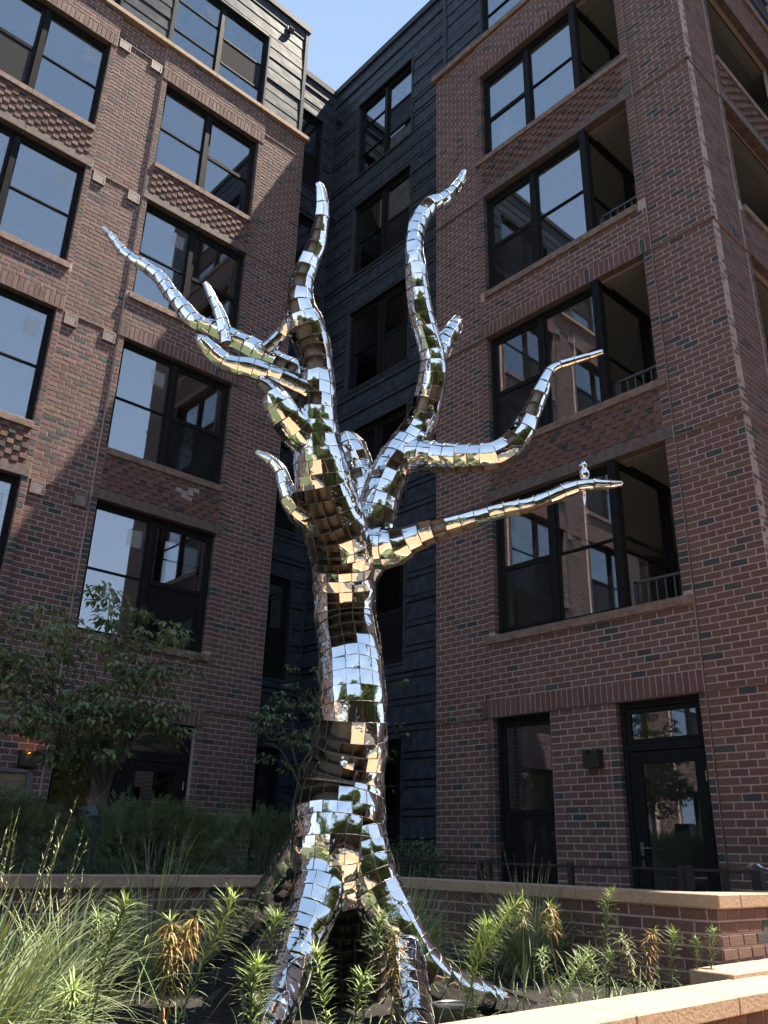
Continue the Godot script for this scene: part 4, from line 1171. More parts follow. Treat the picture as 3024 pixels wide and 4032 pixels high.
func steel_bird() -> void:
	var at := Vector3(4.125, 2.205, -2.705)
	var o := thing("steel_bird", "small polished steel bird perched on the lowest right limb of the mirror tree", "bird figure", at)
	var g := Geo.new()
	var lean := Transform3D(Basis(eye.basis.z * Vector3(1, 0, 1), 0.06).orthonormalized() if false else Basis.IDENTITY, at)
	var body := []
	for q in [[0.002, 0.0], [0.014, 0.006], [0.024, 0.016], [0.031, 0.032], [0.033, 0.048], [0.031, 0.062], [0.025, 0.074], [0.017, 0.082], [0.0135, 0.086], [0.016, 0.091], [0.0205, 0.099], [0.022, 0.108], [0.0205, 0.117], [0.015, 0.125], [0.008, 0.130], [0.001, 0.132]]:
		body.append(q)
	g.lathe(body, 20, lean)
	# the beak towards the left, the tail hanging behind the limb
	var side := -eye.basis.x
	g.tube(PackedVector3Array([at + Vector3(0, 0.109, 0) + side * 0.018, at + Vector3(0, 0.106, 0) + side * 0.026, at + Vector3(0, 0.103, 0) + side * 0.037]), PackedFloat32Array([0.007, 0.005, 0.0006]), 8)
	var back := -Vector3(eye.basis.z.x, 0, eye.basis.z.z).normalized()
	g.tube(PackedVector3Array([at + Vector3(0, 0.035, 0) + back * 0.02, at + back * 0.045, at + Vector3(0, -0.05, 0) + back * 0.05, at + Vector3(0, -0.10, 0) + back * 0.048, at + Vector3(0, -0.15, 0) + back * 0.045]), PackedFloat32Array([0.016, 0.015, 0.014, 0.012, 0.002]), 10)
	obj("body", g, M.bird_steel, o)

# ---------- plants ----------
const STEMS := [
	["a",0,0.18,0.12,[4.78,-0.80,-3.25,4.79,-0.49,-3.25,4.81,-0.33,-3.25,4.86,-0.17,-3.25]],
	["b",0,0.00,0.13,[4.47,-0.80,-3.10,4.45,-0.59,-3.10,4.44,-0.47,-3.10]],
	["c",0,0.00,0.12,[4.65,-0.80,-3.15,4.70,-0.61,-3.15,4.74,-0.50,-3.15]],
	["d",3,0.15,0.12,[4.86,-0.80,-3.10,4.83,-0.57,-3.10,4.77,-0.41,-3.10]],
	["e",2,0.00,0.12,[4.87,-0.80,-3.05,4.92,-0.54,-3.05,4.98,-0.38,-3.05]],
	["f",0,0.00,0.12,[5.08,-0.80,-3.00,5.12,-0.55,-3.00,5.18,-0.40,-3.00]],
	["g",0,0.20,0.08,[5.42,-0.80,-3.03,5.49,-0.57,-3.03,5.54,-0.45,-3.03]],
	["h",0,0.00,0.10,[5.50,-0.80,-2.98,5.58,-0.54,-2.98,5.65,-0.40,-2.98]],
	["i",1,0.12,0.13,[3.33,-0.80,-3.10,3.46,-0.51,-3.10,3.60,-0.35,-3.10,3.76,-0.22,-3.10]],
	["j",1,0.15,0.13,[3.48,-0.80,-3.12,3.46,-0.52,-3.12,3.51,-0.40,-3.12,3.58,-0.31,-3.12]],
	["k",3,0.55,0.12,[4.14,-0.80,-3.35,4.17,-0.47,-3.35,4.19,-0.33,-3.35,4.21,-0.21,-3.35]],
	["l",2,0.50,0.13,[4.32,-0.80,-3.20,4.21,-0.46,-3.20,4.19,-0.34,-3.20,4.18,-0.24,-3.20]],
	["m",0,0.50,0.10,[4.61,-0.80,-3.50,4.51,-0.62,-3.50,4.47,-0.50,-3.50]],
	["n",0,0.00,0.14,[3.91,-0.80,-3.00,4.12,-0.59,-3.00,4.26,-0.50,-3.00]],
	["o",1,0.00,0.16,[2.22,-0.80,-3.15,2.19,-0.53,-3.15,2.21,-0.42,-3.15]],
	["p",1,0.00,0.12,[2.66,-0.80,-3.20,2.60,-0.53,-3.20,2.57,-0.39,-3.20]],
	["q",1,0.00,0.11,[2.67,-0.80,-3.10,2.70,-0.58,-3.10,2.72,-0.48,-3.10]],
	["r",0,0.00,0.14,[2.85,-0.80,-3.25,2.92,-0.44,-3.25,2.93,-0.36,-3.25,2.96,-0.27,-3.25]],
	["s",2,0.05,0.13,[2.94,-0.80,-3.15,2.98,-0.54,-3.15,2.99,-0.42,-3.15,2.99,-0.33,-3.15]],
	["t",0,0.10,0.15,[2.46,-0.80,-3.50,2.52,-0.38,-3.50,2.56,-0.28,-3.50]],
	["u",0,0.00,0.16,[1.81,-0.80,-3.20,1.99,-0.41,-3.20,2.06,-0.29,-3.20,2.11,-0.18,-3.20]],
	["v",2,0.12,0.13,[1.78,-0.80,-3.15,1.81,-0.42,-3.15,1.81,-0.33,-3.15,1.81,-0.25,-3.15]],
	["w",2,0.25,0.13,[1.82,-0.80,-3.18,1.85,-0.41,-3.18,1.87,-0.31,-3.18,1.90,-0.24,-3.18]],
	["x",0,0.00,0.17,[1.51,-0.80,-3.15,1.54,-0.40,-3.15,1.57,-0.28,-3.15,1.59,-0.18,-3.15]],
	["y",1,0.00,0.13,[1.39,-0.80,-3.00,1.37,-0.50,-3.00,1.36,-0.43,-3.00]],
	["z",0,0.20,0.12,[1.73,-0.80,-3.60,1.71,-0.34,-3.60,1.70,-0.27,-3.60]],
]
const STEM_LABELS := {
	"a": "tallest lily stem right of the mirror tree, its dense green plume above the coping", "b": "bushy green lily stem at the foot of the tall plume, left of its pair", "c": "short green lily stem with a bright tuft, just right of the tall plume's foot",
	"d": "lily stem with browning upper leaves that leans left, beside the orange-leaved stem", "e": "upright lily stem with many curled orange leaves before the planter's right wall", "f": "full green lily stem standing alone before the right wall, between orange and small pale stems",
	"g": "smallest pale lily stem before the right wall, next to the corner", "h": "slender green lily stem at the sunlit planter corner, rightmost of all", "i": "long bright green lily stem leaning right from the tree's right root", "j": "shorter bright green lily stem crowded under the leaning one at the right root",
	"k": "bare-stemmed lily with a grey-brown drooping head, right of the leaning green one", "l": "bare-stemmed lily whose head hangs with rust-brown leaves under a green tuft", "m": "thin dark lily stem in the shade between the bare-stemmed lilies", "n": "low spreading green lily stem at the coping, left of the bushy pair",
	"o": "thick bright green bottlebrush lily stem before the tree's left root", "p": "yellow-green lily stem before the dark hollow, left of two", "q": "yellow-green short lily stem before the dark hollow, right of two", "r": "tall dark-stemmed lily with long level leaves before the right root", "s": "lily stem with arching orange and green leaves before the tree's right root", "t": "lily with a star-like top of broad leaves against the left root",
	"u": "longest fishbone-leaved lily stem leaning right, left of the mirror tree", "v": "lily stem with orange drooping leaves, left of a pair beside the fishbone stem", "w": "lily stem with tangled orange leaves, right of a pair beside the fishbone stem", "x": "big fishbone-leaved lily stem with a pale top beside the grass clump", "y": "low bright yellow-green lily tuft before the grass clump", "z": "small dull lily top behind the grass clump's edge",
}

func stem_plants() -> void:
	var r := RandomNumberGenerator.new()
	for s in STEMS:
		r.seed = (s[0] as String).unicode_at(0) * 13
		var pts := []
		for k in s[4].size() / 3: pts.append(Vector3(s[4][3 * k], s[4][3 * k + 1], s[4][3 * k + 2]))
		var path := PackedVector3Array()
		var drift := Vector3(0, 0, r.randf_range(-0.05, 0.05))
		for k in pts.size() - 1:
			for q in 6:
				var t := q / 6.0
				path.append((pts[k] as Vector3).cubic_interpolate(pts[k + 1], pts[maxi(k - 1, 0)], pts[mini(k + 2, pts.size() - 1)], t) + drift * (k + t) / pts.size())
		path.append(pts[-1] + drift)
		var rad := PackedFloat32Array()
		for k in path.size(): rad.append(lerpf(0.0042, 0.0022, float(k) / path.size()))
		var o := thing("lily_plant", STEM_LABELS[s[0]], "plant", path[0], "lily stems in the planter")
		var sg := Geo.new()
		var stem_col := Color(0.10, 0.13, 0.04) if s[1] != 2 else Color(0.17, 0.15, 0.06)
		sg.tube(path, rad, 6, stem_col)
		obj("stem", sg, M.stem_leaf, o)
		var lg := Geo.new()
		var total := 0.0
		for k in path.size() - 1: total += path[k].distance_to(path[k + 1])
		var bare: float = s[2]
		var count := int(total * (1.0 - bare) / (0.0022 if s[1] == 1 else 0.0030))
		for k in count:
			var t: float = bare + (1.0 - bare) * float(k) / count
			var f := t * (path.size() - 1)
			var i := mini(int(f), path.size() - 2)
			var p := path[i].lerp(path[i + 1], f - i)
			var up := (path[i + 1] - path[i]).normalized()
			var a := k * 2.39996 + r.randf_range(-0.3, 0.3)
			var side := up.cross(Vector3(0.2, 0.1, 1)).normalized()
			var out := side * cos(a) + up.cross(side) * sin(a)
			var young := clampf((t - 0.93) / 0.07, 0, 1)
			var rise := lerpf(r.randf_range(0.3, 0.8), r.randf_range(1.4, 3.4), young)
			var dead: float = 0.0
			if s[1] == 2: dead = clampf(0.55 + r.randf_range(-0.7, 0.45) - young * 1.2, 0, 1)
			if s[1] == 3: dead = clampf(0.4 + r.randf_range(-0.5, 0.5), 0, 1)
			var col := Color(0.2, 0.265, 0.125).lerp(Color(0.31, 0.41, 0.11), young * 0.8 + (0.35 if s[1] == 1 else 0.0))
			col = col.lerp(Color(0.46, 0.235, 0.075) if s[1] == 2 else Color(0.30, 0.22, 0.12), dead)
			var v := r.randf_range(0.8, 1.2)
			col = Color(col.r * v, col.g * v, col.b * v)
			var l: float = s[3] * 0.68 * r.randf_range(0.8, 1.2) * lerpf(1.0, 0.4, young) * clampf(0.55 + t, 0.6, 1.0)
			lg.blade(p, out + up * rise, l, r.randf_range(0.0042, 0.0062), r.randf_range(0.25, 0.7) + dead * 2.2, 4, col)
		obj("leaves", lg, M.stem_leaf, o)

func grass_clump(label: String, at: Vector3, spread: float, height: float, count: int, col: Color, seeds: int, lean := Vector3.ZERO, seed_height := 0.0) -> void:
	var r := RandomNumberGenerator.new()
	r.seed = label.hash()
	var o := thing("grass_clump", label, "grass", at, "ornamental grasses in the planter")
	var g := Geo.new()
	for k in count:
		var a := r.randf() * TAU
		var d := sqrt(r.randf()) * spread
		var out := Vector3(cos(a), 0, sin(a))
		var p := at + out * d * 0.7
		var v := r.randf_range(0.65, 1.35)
		var c := Color(col.r * v, col.g * v, col.b * v).lerp(Color(0.4, 0.36, 0.18), 0.5 if r.randf() < 0.08 else 0.0)
		g.blade(p, Vector3.UP * r.randf_range(1.1, 2.4) + out * r.randf_range(0.1, 0.8) + lean, height * r.randf_range(0.6, 1.1), r.randf_range(0.005, 0.011), r.randf_range(0.8, 2.6), 6, c)
	obj("blades", g, M.grass_blade, o)
	if seeds:
		var sg := Geo.new()
		for k in seeds:
			var a := r.randf() * TAU
			var out := Vector3(cos(a), 0, sin(a))
			var p := at + out * spread * r.randf() * 0.8
			var top := p + Vector3.UP * (seed_height if seed_height > 0 else height) * r.randf_range(0.8, 1.12) + out * r.randf_range(0.03, 0.2) + lean * 0.12
			var mid := p.lerp(top, 0.55) - out * 0.03
			sg.tube(PackedVector3Array([p, mid, top]), PackedFloat32Array([0.0018, 0.0014, 0.0008]), 4, col)
			for q in 12:
				var t := 0.62 + 0.38 * q / 12.0
				var at2 := mid.lerp(top, (t - 0.55) / 0.45)
				sg.blade(at2, Vector3(r.randf_range(-1, 1), r.randf_range(0.6, 1.6), r.randf_range(-1, 1)), r.randf_range(0.012, 0.05) * (1.3 - t * 0.7), 0.0035, 0.3, 2, Color(0.42, 0.40, 0.24))
		obj("seed_heads", sg, M.grass_blade, o)

func undergrowth() -> void:   # the uncounted thin green between the stems
	var r := RandomNumberGenerator.new()
	r.seed = 19
	var g := Geo.new()
	for k in 3200:
		var p := Vector3(r.randf_range(0.6, 5.8), SOIL - 0.02, r.randf_range(-6.4, -2.95))
		if Vector2(p.x - 3.4, p.z + 4.0).length() < 0.5 or r.randf() > 0.35 + 0.5 * sin(p.x * 3.1 + 1.0) * sin(p.z * 2.3): continue
		var v := r.randf_range(0.6, 1.3)
		var back := p.z < -4.0
		g.blade(p, Vector3(r.randf_range(-0.7, 0.7), 1.0, r.randf_range(-0.7, 0.7)), r.randf_range(0.12, 0.55 if back else 0.26), r.randf_range(0.003, 0.007), r.randf_range(0.2, 1.6), 4, Color(0.2 * v, 0.25 * v, 0.13 * v))
	tag(obj("undergrowth", g, M.grass_blade, self), "thin green undergrowth covering the planter soil", "undergrowth", "", "stuff")

func small_tree(label: String, base: Vector3, fork: Vector3, crown: Vector3, radii: Vector3, sprays: int, leaves: int, seed_number: int, low_limbs := 6) -> void:   # trunk, limbs reaching into the crown, layered sprays of pointed drooping leaves
	var r := RandomNumberGenerator.new()
	r.seed = seed_number
	var o := thing("young_tree", label, "tree", base)
	var tg := Geo.new()
	tg.tube(PackedVector3Array([base, base.lerp(fork, 0.35) + Vector3(0.02, 0, 0.01), base.lerp(fork, 0.7) + Vector3(-0.015, 0, 0.02), fork]), PackedFloat32Array([0.055, 0.045, 0.042, 0.036]), 9)
	obj("trunk", tg, M.bark, o)
	var ends := []
	for k in low_limbs:
		var a := TAU * k / low_limbs + r.randf_range(-0.4, 0.4)
		var h := r.randf_range(-0.75, 0.75)
		var w := sqrt(maxf(0.05, 1.0 - h * h))
		var end := crown + Vector3(cos(a) * w * radii.x, h * radii.y, sin(a) * w * radii.z) * r.randf_range(0.75, 0.95)
		if k == 0: end = crown + Vector3(0.05, radii.y * 0.97, 0)
		var mid := fork.lerp(end, 0.45) + Vector3(0, 0.12 * radii.y, 0) + Vector3(r.randf_range(-0.08, 0.08), 0, r.randf_range(-0.08, 0.08))
		var lg := Geo.new()
		lg.tube(PackedVector3Array([fork - Vector3(0, 0.03 * k, 0), fork.lerp(mid, 0.5) + Vector3(0, -0.02, 0), mid, end]), PackedFloat32Array([0.024, 0.018, 0.013, 0.004]), 7)
		var node := obj("limb", lg, M.bark, o)
		ends.append([fork, mid, end])
		for q in 7:
			var t := r.randf_range(0.25, 0.95)
			var p: Vector3 = mid.lerp(end, (t - 0.3) / 0.7) if t > 0.3 else fork.lerp(mid, t / 0.3)
			var d := Vector3(r.randf_range(-1, 1), r.randf_range(-0.2, 0.9), r.randf_range(-1, 1)).normalized() * r.randf_range(0.2, 0.5) * radii.x
			var twig := Geo.new()
			twig.tube(PackedVector3Array([p, p + d * 0.5 + Vector3(0, 0.02, 0), p + d]), PackedFloat32Array([0.007, 0.005, 0.002]), 5)
			obj("twig", twig, M.bark, node)
			ends.append([p, p + d * 0.5, p + d])
	var g := Geo.new()
	for k in sprays:
		var e: Array = ends[r.randi() % ends.size()]
		var c: Vector3
		if r.randf() < 0.55:
			var t := r.randf_range(0.35, 1.05)
			c = (e[1] as Vector3).lerp(e[2], t)
		else:
			var d := Vector3(r.randf_range(-1, 1), r.randf_range(-1, 1), r.randf_range(-1, 1)).normalized()
			c = crown + d * radii * r.randf_range(0.45, 1.0) * (1.0 + 0.12 * sin(d.x * 7.0 + d.y * 5.0 + seed_number))
		var tint := r.randf_range(0.75, 1.25)
		var size := r.randf_range(0.09, 0.17)
		for q in leaves:
			var a := r.randf() * TAU
			var dist := sqrt(r.randf()) * size
			var out := Vector3(cos(a), 0, sin(a))
			var p := c + out * dist + Vector3.UP * (r.randf_range(-0.03, 0.035) - dist * 0.25)
			var along := (out + Vector3.DOWN * r.randf_range(0.15, 1.1) + Vector3(r.randf_range(-0.4, 0.4), 0, r.randf_range(-0.4, 0.4))).normalized()
			var side := along.cross(Vector3.UP).normalized()
			var v := tint * r.randf_range(0.75, 1.25)
			var col := Color(0.135 * v, 0.18 * v, 0.09 * v)
			if r.randf() < 0.012: col = Color(0.16, 0.06, 0.035)
			g.leaf(p, along, side, r.randf_range(0.06, 0.095), r.randf_range(0.036, 0.056), r.randf_range(0.002, 0.008), col)
	obj("foliage", g, M.leaf, o)

func bush(called: String, label: String, centre: Vector3, radii: Vector3, count: int, needle: bool, seed_number: int, col: Color, group := "") -> void:
	var r := RandomNumberGenerator.new()
	r.seed = seed_number
	var f := FastNoiseLite.new()
	f.seed = seed_number; f.frequency = 1.6
	var o := thing(called, label, "bush", centre - Vector3(0, radii.y, 0), group)
	var st := Geo.new()
	for k in 5:
		var d := Vector3(r.randf_range(-0.6, 0.6), 0.6, r.randf_range(-0.6, 0.6))
		st.tube(PackedVector3Array([centre - Vector3(0, radii.y, 0), centre + Vector3(d.x * radii.x * 0.5, -0.2 * radii.y, d.z * radii.z * 0.5), centre + d * radii * 0.8]), PackedFloat32Array([0.02, 0.014, 0.004]), 5)
	obj("stems", st, M.bark, o)
	var g := Geo.new()
	for k in count:
		var d := Vector3(r.randf_range(-1, 1), r.randf_range(-0.9, 1), r.randf_range(-1, 1)).normalized()
		var edge := 1.0 + 0.35 * f.get_noise_3dv(d * 2.0) + 0.12 * f.get_noise_3dv(d * 6.0)
		var p := centre + d * radii * edge * pow(r.randf(), 0.22)
		var v := r.randf_range(0.6, 1.4) * (1.0 + 0.5 * f.get_noise_3dv(p * 3.0))
		var c := Color(col.r * v, col.g * v, col.b * v)
		if needle:
			var axis := (d + Vector3(r.randf_range(-0.7, 0.7), r.randf_range(0.1, 1.0), r.randf_range(-0.7, 0.7))).normalized()
			var side := axis.cross(Vector3(0.3, 0.2, 0.9)).normalized()
			for q in 6:
				var at := p + axis * 0.014 * q
				var s := 1.0 if q % 2 else -1.0
				var dir := (side * s + axis * 0.7).normalized()
				var w := axis * 0.0045
				g.quad(at - w, at + w, at + w + dir * 0.032, at - w + dir * 0.032, c)
		else:
			var along := (d + Vector3(r.randf_range(-0.8, 0.8), r.randf_range(-0.2, 0.9), r.randf_range(-0.8, 0.8))).normalized()
			g.leaf(p, along, along.cross(Vector3(0.2, 0.95, 0.3)).normalized(), r.randf_range(0.028, 0.045), r.randf_range(0.018, 0.026), 0.002, c)
	obj("foliage", g, M.needle if needle else M.leaf, o)

func street_tree(label: String, at: Vector3, height: float, radius: float, seed_number: int) -> void:
	var r := RandomNumberGenerator.new()
	r.seed = seed_number
	var f := FastNoiseLite.new()
	f.seed = seed_number; f.frequency = 1.1
	var o := thing("street_tree", label, "tree", at, "trees across the street")
	var g := Geo.new()
	var top := at + Vector3(0, height * 0.8, 0)
	g.tube(PackedVector3Array([at, at + Vector3(0.1, height * 0.3, 0), top]), PackedFloat32Array([0.26, 0.2, 0.05]), 8)
	for k in 6:
		var a := TAU * k / 6
		g.tube(PackedVector3Array([at + Vector3(0, height * (0.28 + 0.05 * k), 0), at + Vector3(cos(a) * radius * 0.5, height * (0.5 + 0.03 * k), sin(a) * radius * 0.5), at + Vector3(cos(a) * radius * 0.85, height * (0.62 + 0.04 * k), sin(a) * radius * 0.85)]), PackedFloat32Array([0.1, 0.06, 0.02]), 6)
	obj("trunk", g, M.bark, o)
	var lg := Geo.new()
	var c := at + Vector3(0, height * 0.64, 0)
	for k in 3600:
		var d := Vector3(r.randf_range(-1, 1), r.randf_range(-1, 1), r.randf_range(-1, 1)).normalized()
		var edge := 1.0 + 0.45 * f.get_noise_3dv(d * 2.2)
		var p := c + d * Vector3(radius, height * 0.38, radius) * edge * pow(r.randf(), 0.4)
		var along := Vector3(r.randf_range(-1, 1), r.randf_range(-1, 0.4), r.randf_range(-1, 1)).normalized()
		var v := r.randf_range(0.6, 1.4)
		lg.leaf(p, along, along.cross(Vector3(0.3, 0.9, 0.2)).normalized(), r.randf_range(0.25, 0.42), r.randf_range(0.16, 0.26), 0.03, Color(0.085 * v, 0.125 * v, 0.035 * v))
	obj("crown", lg, M.leaf, o)

func row_house(label: String, at: Vector3, width: float, height: float, brick_color: Color) -> void:   # across the street; only its reflection shows
	var o := thing("row_house", label, "house", at, "houses across the street")
	var m := StandardMaterial3D.new()
	m.albedo_color = brick_color.linear_to_srgb()
	m.roughness = 0.9
	m.albedo_texture = tex["patches"]
	m.uv1_triplanar = true; m.uv1_world_triplanar = true
	var xf := Transform3D(Basis(Vector3.UP, PI), at)
	slab("wall", o, xf, Vector3(-width / 2, 0, -8), Vector3(width / 2, height, 0), m)
	slab("cornice", o, xf, Vector3(-width / 2 - 0.1, height + 0.002, -8.1), Vector3(width / 2 + 0.1, height + 0.4, 0.25), M.cap_stone, 0.02)
	for y in [1.0, 4.2, 7.4]:
		for k in 3:
			var x := -width / 2 + width * (k + 0.5) / 3
			if y < 2 and k == 1:
				slab("door", o, xf, Vector3(x - 0.5, 0.1, 0.002), Vector3(x + 0.5, 2.4, 0.06), M.dark_frame, 0.01)
				continue
			var w := slab("window", o, xf, Vector3(x - 0.6, y, 0.002), Vector3(x + 0.6, y + 1.7, 0.05), M.dark_frame, 0.01)
			slab("pane", w, xf, Vector3(x - 0.53, y + 0.07, 0.051), Vector3(x + 0.53, y + 1.63, 0.056), M.window_glass)
			slab("sill", w, xf, Vector3(x - 0.7, y - 0.16, 0.002), Vector3(x + 0.7, y - 0.005, 0.14), M.cap_stone)

func added_shade_block() -> void:   # added out of view to cast shade over the back of the planter
	var o := thing("added_shade_block", "added unseen tall brick block beyond the right wing, shading the back of the planter", "building", Vector3(18.0, STREET, -3.0))
	slab("wall", o, Transform3D.IDENTITY, Vector3(13.6, STREET, -8.0), Vector3(24.0, 26.0, -0.1), M.mortar)
	slab("cornice", o, Transform3D.IDENTITY, Vector3(13.5, 26.002, -8.1), Vector3(24.1, 26.4, 0.0), M.cap_stone, 0.02)
	for y in 9:
		for k in 4:
			var w := slab("window", o, Transform3D.IDENTITY, Vector3(14.4 + k * 2.4, y * 2.84 + 0.2, -0.098), Vector3(15.9 + k * 2.4, y * 2.84 + 2.1, -0.05), M.dark_frame, 0.01)
			slab("pane", w, Transform3D.IDENTITY, Vector3(14.48 + k * 2.4, y * 2.84 + 0.28, -0.049), Vector3(15.82 + k * 2.4, y * 2.84 + 2.02, -0.044), M.window_glass)

# ---------- small things ----------
func wall_light(label: String, xf: Transform3D, x: float, y: float, lit: bool) -> void:
	var o := thing("wall_light", label, "wall light", xf * Vector3(x, y, 0.05), "box lights on the walls")
	var g := Geo.new()
	g.soft_box(Vector3(x - 0.105, y - 0.103, 0.012), Vector3(x + 0.105, y + 0.045, 0.12), 0.004)
	g.soft_box(Vector3(x - 0.105, y + 0.045, 0.012), Vector3(x - 0.045, y + 0.103, 0.12), 0.003)
	g.soft_box(Vector3(x + 0.085, y + 0.045, 0.012), Vector3(x + 0.105, y + 0.103, 0.12), 0.003)
	g.box(Vector3(x - 0.044, y + 0.046, 0.012), Vector3(x + 0.084, y + 0.103, 0.06))
	g.box(Vector3(x - 0.05, y - 0.05, -0.02), Vector3(x + 0.05, y + 0.05, 0.0118))
	obj("housing", g, M.black_metal, o, xf)
	if lit:
		var b := Geo.new()
		b.lathe([[0.0, 0.0], [0.02, 0.004], [0.034, 0.012], [0.02, 0.02], [0.0, 0.024]], 12, xf * Transform3D(Basis.IDENTITY, Vector3(x + 0.01, y + 0.05, 0.10)))
		obj("bulb", b, M.warm_bulb, o)
		var l := OmniLight3D.new()
		l.name = "bulb_light"
		l.light_color = Color(1.0, 0.66, 0.3)
		l.light_energy = 0.003
		l.light_size = 0.03
		l.omni_range = 8.0
		l.omni_attenuation = 2.0
		l.shadow_enabled = true
		o.add_child(l)
		l.position = o.transform.affine_inverse() * (xf * Vector3(x + 0.01, y + 0.09, 0.15))

func plate(g: Geo, pts: Array, thick := 0.006) -> void:   # a flat sheet of metal with thickness
	var n: Vector3 = (pts[1] - pts[0]).cross(pts[2] - pts[0]).normalized() * thick / 2
	for k in range(1, pts.size() - 1):
		g.tri(pts[0] + n, pts[k] + n, pts[k + 1] + n)
		g.tri(pts[0] - n, pts[k + 1] - n, pts[k] - n)
	for k in pts.size():
		var q: Vector3 = pts[(k + 1) % pts.size()]
		g.quad(pts[k] - n, q - n, q + n, pts[k] + n)

func garden_things() -> void:
	# the folded sheet-metal figure in the hedge
	var o := thing("folded_metal_figure", "grey-green folded sheet metal bird-like figure standing in the hedge", "sculpture", Vector3(3.15, -0.46, -7.0))
	var g := Geo.new()
	var at := Vector3(3.14, 0.0, -7.0)
	plate(g, [at + Vector3(-0.16, 0.285, 0.05), at + Vector3(-0.05, 0.30, 0.0), at + Vector3(-0.03, 0.255, 0.05)])
	plate(g, [at + Vector3(-0.06, 0.30, 0.0), at + Vector3(0.02, 0.325, 0.01), at + Vector3(0.04, 0.24, 0.06), at + Vector3(-0.05, 0.225, 0.06)])
	plate(g, [at + Vector3(0.02, 0.325, 0.01), at + Vector3(0.10, 0.285, -0.03), at + Vector3(0.095, 0.19, 0.01), at + Vector3(0.04, 0.24, 0.06)])
	plate(g, [at + Vector3(-0.04, 0.235, 0.05), at + Vector3(0.05, 0.235, 0.055), at + Vector3(0.075, 0.17, 0.03), at + Vector3(0.0, 0.165, 0.07)])
	plate(g, [at + Vector3(0.055, 0.225, 0.045), at + Vector3(0.10, 0.19, 0.0), at + Vector3(0.09, 0.085, 0.03), at + Vector3(0.06, 0.13, 0.05)])
	plate(g, [at + Vector3(0.0, 0.165, 0.06), at + Vector3(0.07, 0.15, 0.04), at + Vector3(0.09, 0.07, 0.02), at + Vector3(0.02, 0.03, 0.06)])
	plate(g, [at + Vector3(0.02, 0.05, 0.05), at + Vector3(0.07, 0.06, 0.03), at + Vector3(0.045, -0.46, 0.02), at + Vector3(0.02, -0.46, 0.03)])
	obj("body", g, M.verdigris, o)
	var c := Geo.new()
	plate(c, [at + Vector3(-0.06, 0.395, 0.01), at + Vector3(-0.045, 0.325, 0.0), at + Vector3(-0.01, 0.315, 0.01)])
	plate(c, [at + Vector3(-0.01, 0.31, 0.01), at + Vector3(0.01, 0.32, 0.01), at + Vector3(0.055, 0.395, 0.02), at + Vector3(0.045, 0.397, 0.02)])
	obj("crest", c, M.galvanised, o)
	# the tapered lantern with a perforated front
	var t := thing("tapered_planter_box", "tapered box with slate frame and perforated tan front by the hedge", "garden box", Vector3(2.83, -0.46, -8.1))
	var f := Geo.new()
	var p := func(x: float, y: float, z: float) -> Vector3:   # sides lean in towards the top
		var lean := 1.0 - (y + 0.46) * 0.28
		return Vector3(2.80 + (x - 2.80) * lean, y, -8.1 + z * lean)
	var body := Geo.new()
	var lo := -0.46
	var hi := 0.60
	for q in [[Vector3(2.60, 0, 0.17), Vector3(3.0, 0, 0.17)], [Vector3(3.0, 0, -0.17), Vector3(2.60, 0, -0.17)]]:
		body.quad(p.call(q[0].x, lo, q[0].z), p.call(q[1].x, lo, q[1].z), p.call(q[1].x, hi, q[1].z), p.call(q[0].x, hi, q[0].z))
	body.quad(p.call(2.60, lo, -0.17), p.call(2.60, lo, 0.17), p.call(2.60, hi, 0.17), p.call(2.60, hi, -0.17))
	body.quad(p.call(2.60, hi, 0.17), p.call(3.0, hi, 0.17), p.call(3.0, hi, -0.17), p.call(2.60, hi, -0.17))
	obj("front_panel", body, M.tan_panel, t)
	for q in [[2.97, 3.05, 0.18, -0.2], [2.55, 2.63, 0.18, -0.2]]:
		f.quad(p.call(q[0], lo, q[2] + 0.02), p.call(q[1], lo, q[2] + 0.02), p.call(q[1], hi + 0.03, q[2] + 0.02), p.call(q[0], hi + 0.03, q[2] + 0.02))
		f.quad(p.call(q[1], lo, q[2] + 0.02), p.call(q[1], lo, q[3]), p.call(q[1], hi + 0.03, q[3]), p.call(q[1], hi + 0.03, q[2] + 0.02))
		f.quad(p.call(q[0], lo, q[3]), p.call(q[0], lo, q[2] + 0.02), p.call(q[0], hi + 0.03, q[2] + 0.02), p.call(q[0], hi + 0.03, q[3]))
	f.quad(p.call(2.55, hi, 0.2), p.call(3.05, hi, 0.2), p.call(3.05, hi + 0.03, 0.2), p.call(2.55, hi + 0.03, 0.2))
	f.quad(p.call(2.55, hi + 0.03, 0.2), p.call(3.05, hi + 0.03, 0.2), p.call(3.05, hi + 0.03, -0.2), p.call(2.55, hi + 0.03, -0.2))
	obj("frame", f, M.slate, t)
	var dots := Geo.new()
	for row in 4:
		for k in 8:
			var x := 2.66 + k * 0.04
			var y := 0.34 + row * 0.06
			dots.box(p.call(x, y, 0.171) - Vector3(0.004, 0.005, 0.0), p.call(x, y, 0.171) + Vector3(0.004, 0.005, 0.003))
	var dn := obj("perforation", dots, M.black_metal, t)
	dn.set_meta("kind", "stuff")
	# the round well light among the stems
	var w := thing("ground_light", "round grey metal well light with a glass top beside the mirror tree's right root", "ground light", Vector3(3.49, SOIL, -3.26))
	var h := Geo.new()
	h.lathe([[0.105, 0.0], [0.105, 0.105], [0.112, 0.108], [0.112, 0.122], [0.098, 0.125], [0.094, 0.116]], 28, Transform3D(Basis.IDENTITY, Vector3(3.49, SOIL, -3.26)))
	obj("can", h, M.galvanised, w)
	var lens := Geo.new()
	lens.lathe([[0.094, 0.112], [0.05, 0.116], [0.0, 0.118]], 28, Transform3D(Basis.IDENTITY, Vector3(3.49, SOIL, -3.26)))
	obj("lens", lens, M.black_metal, w)
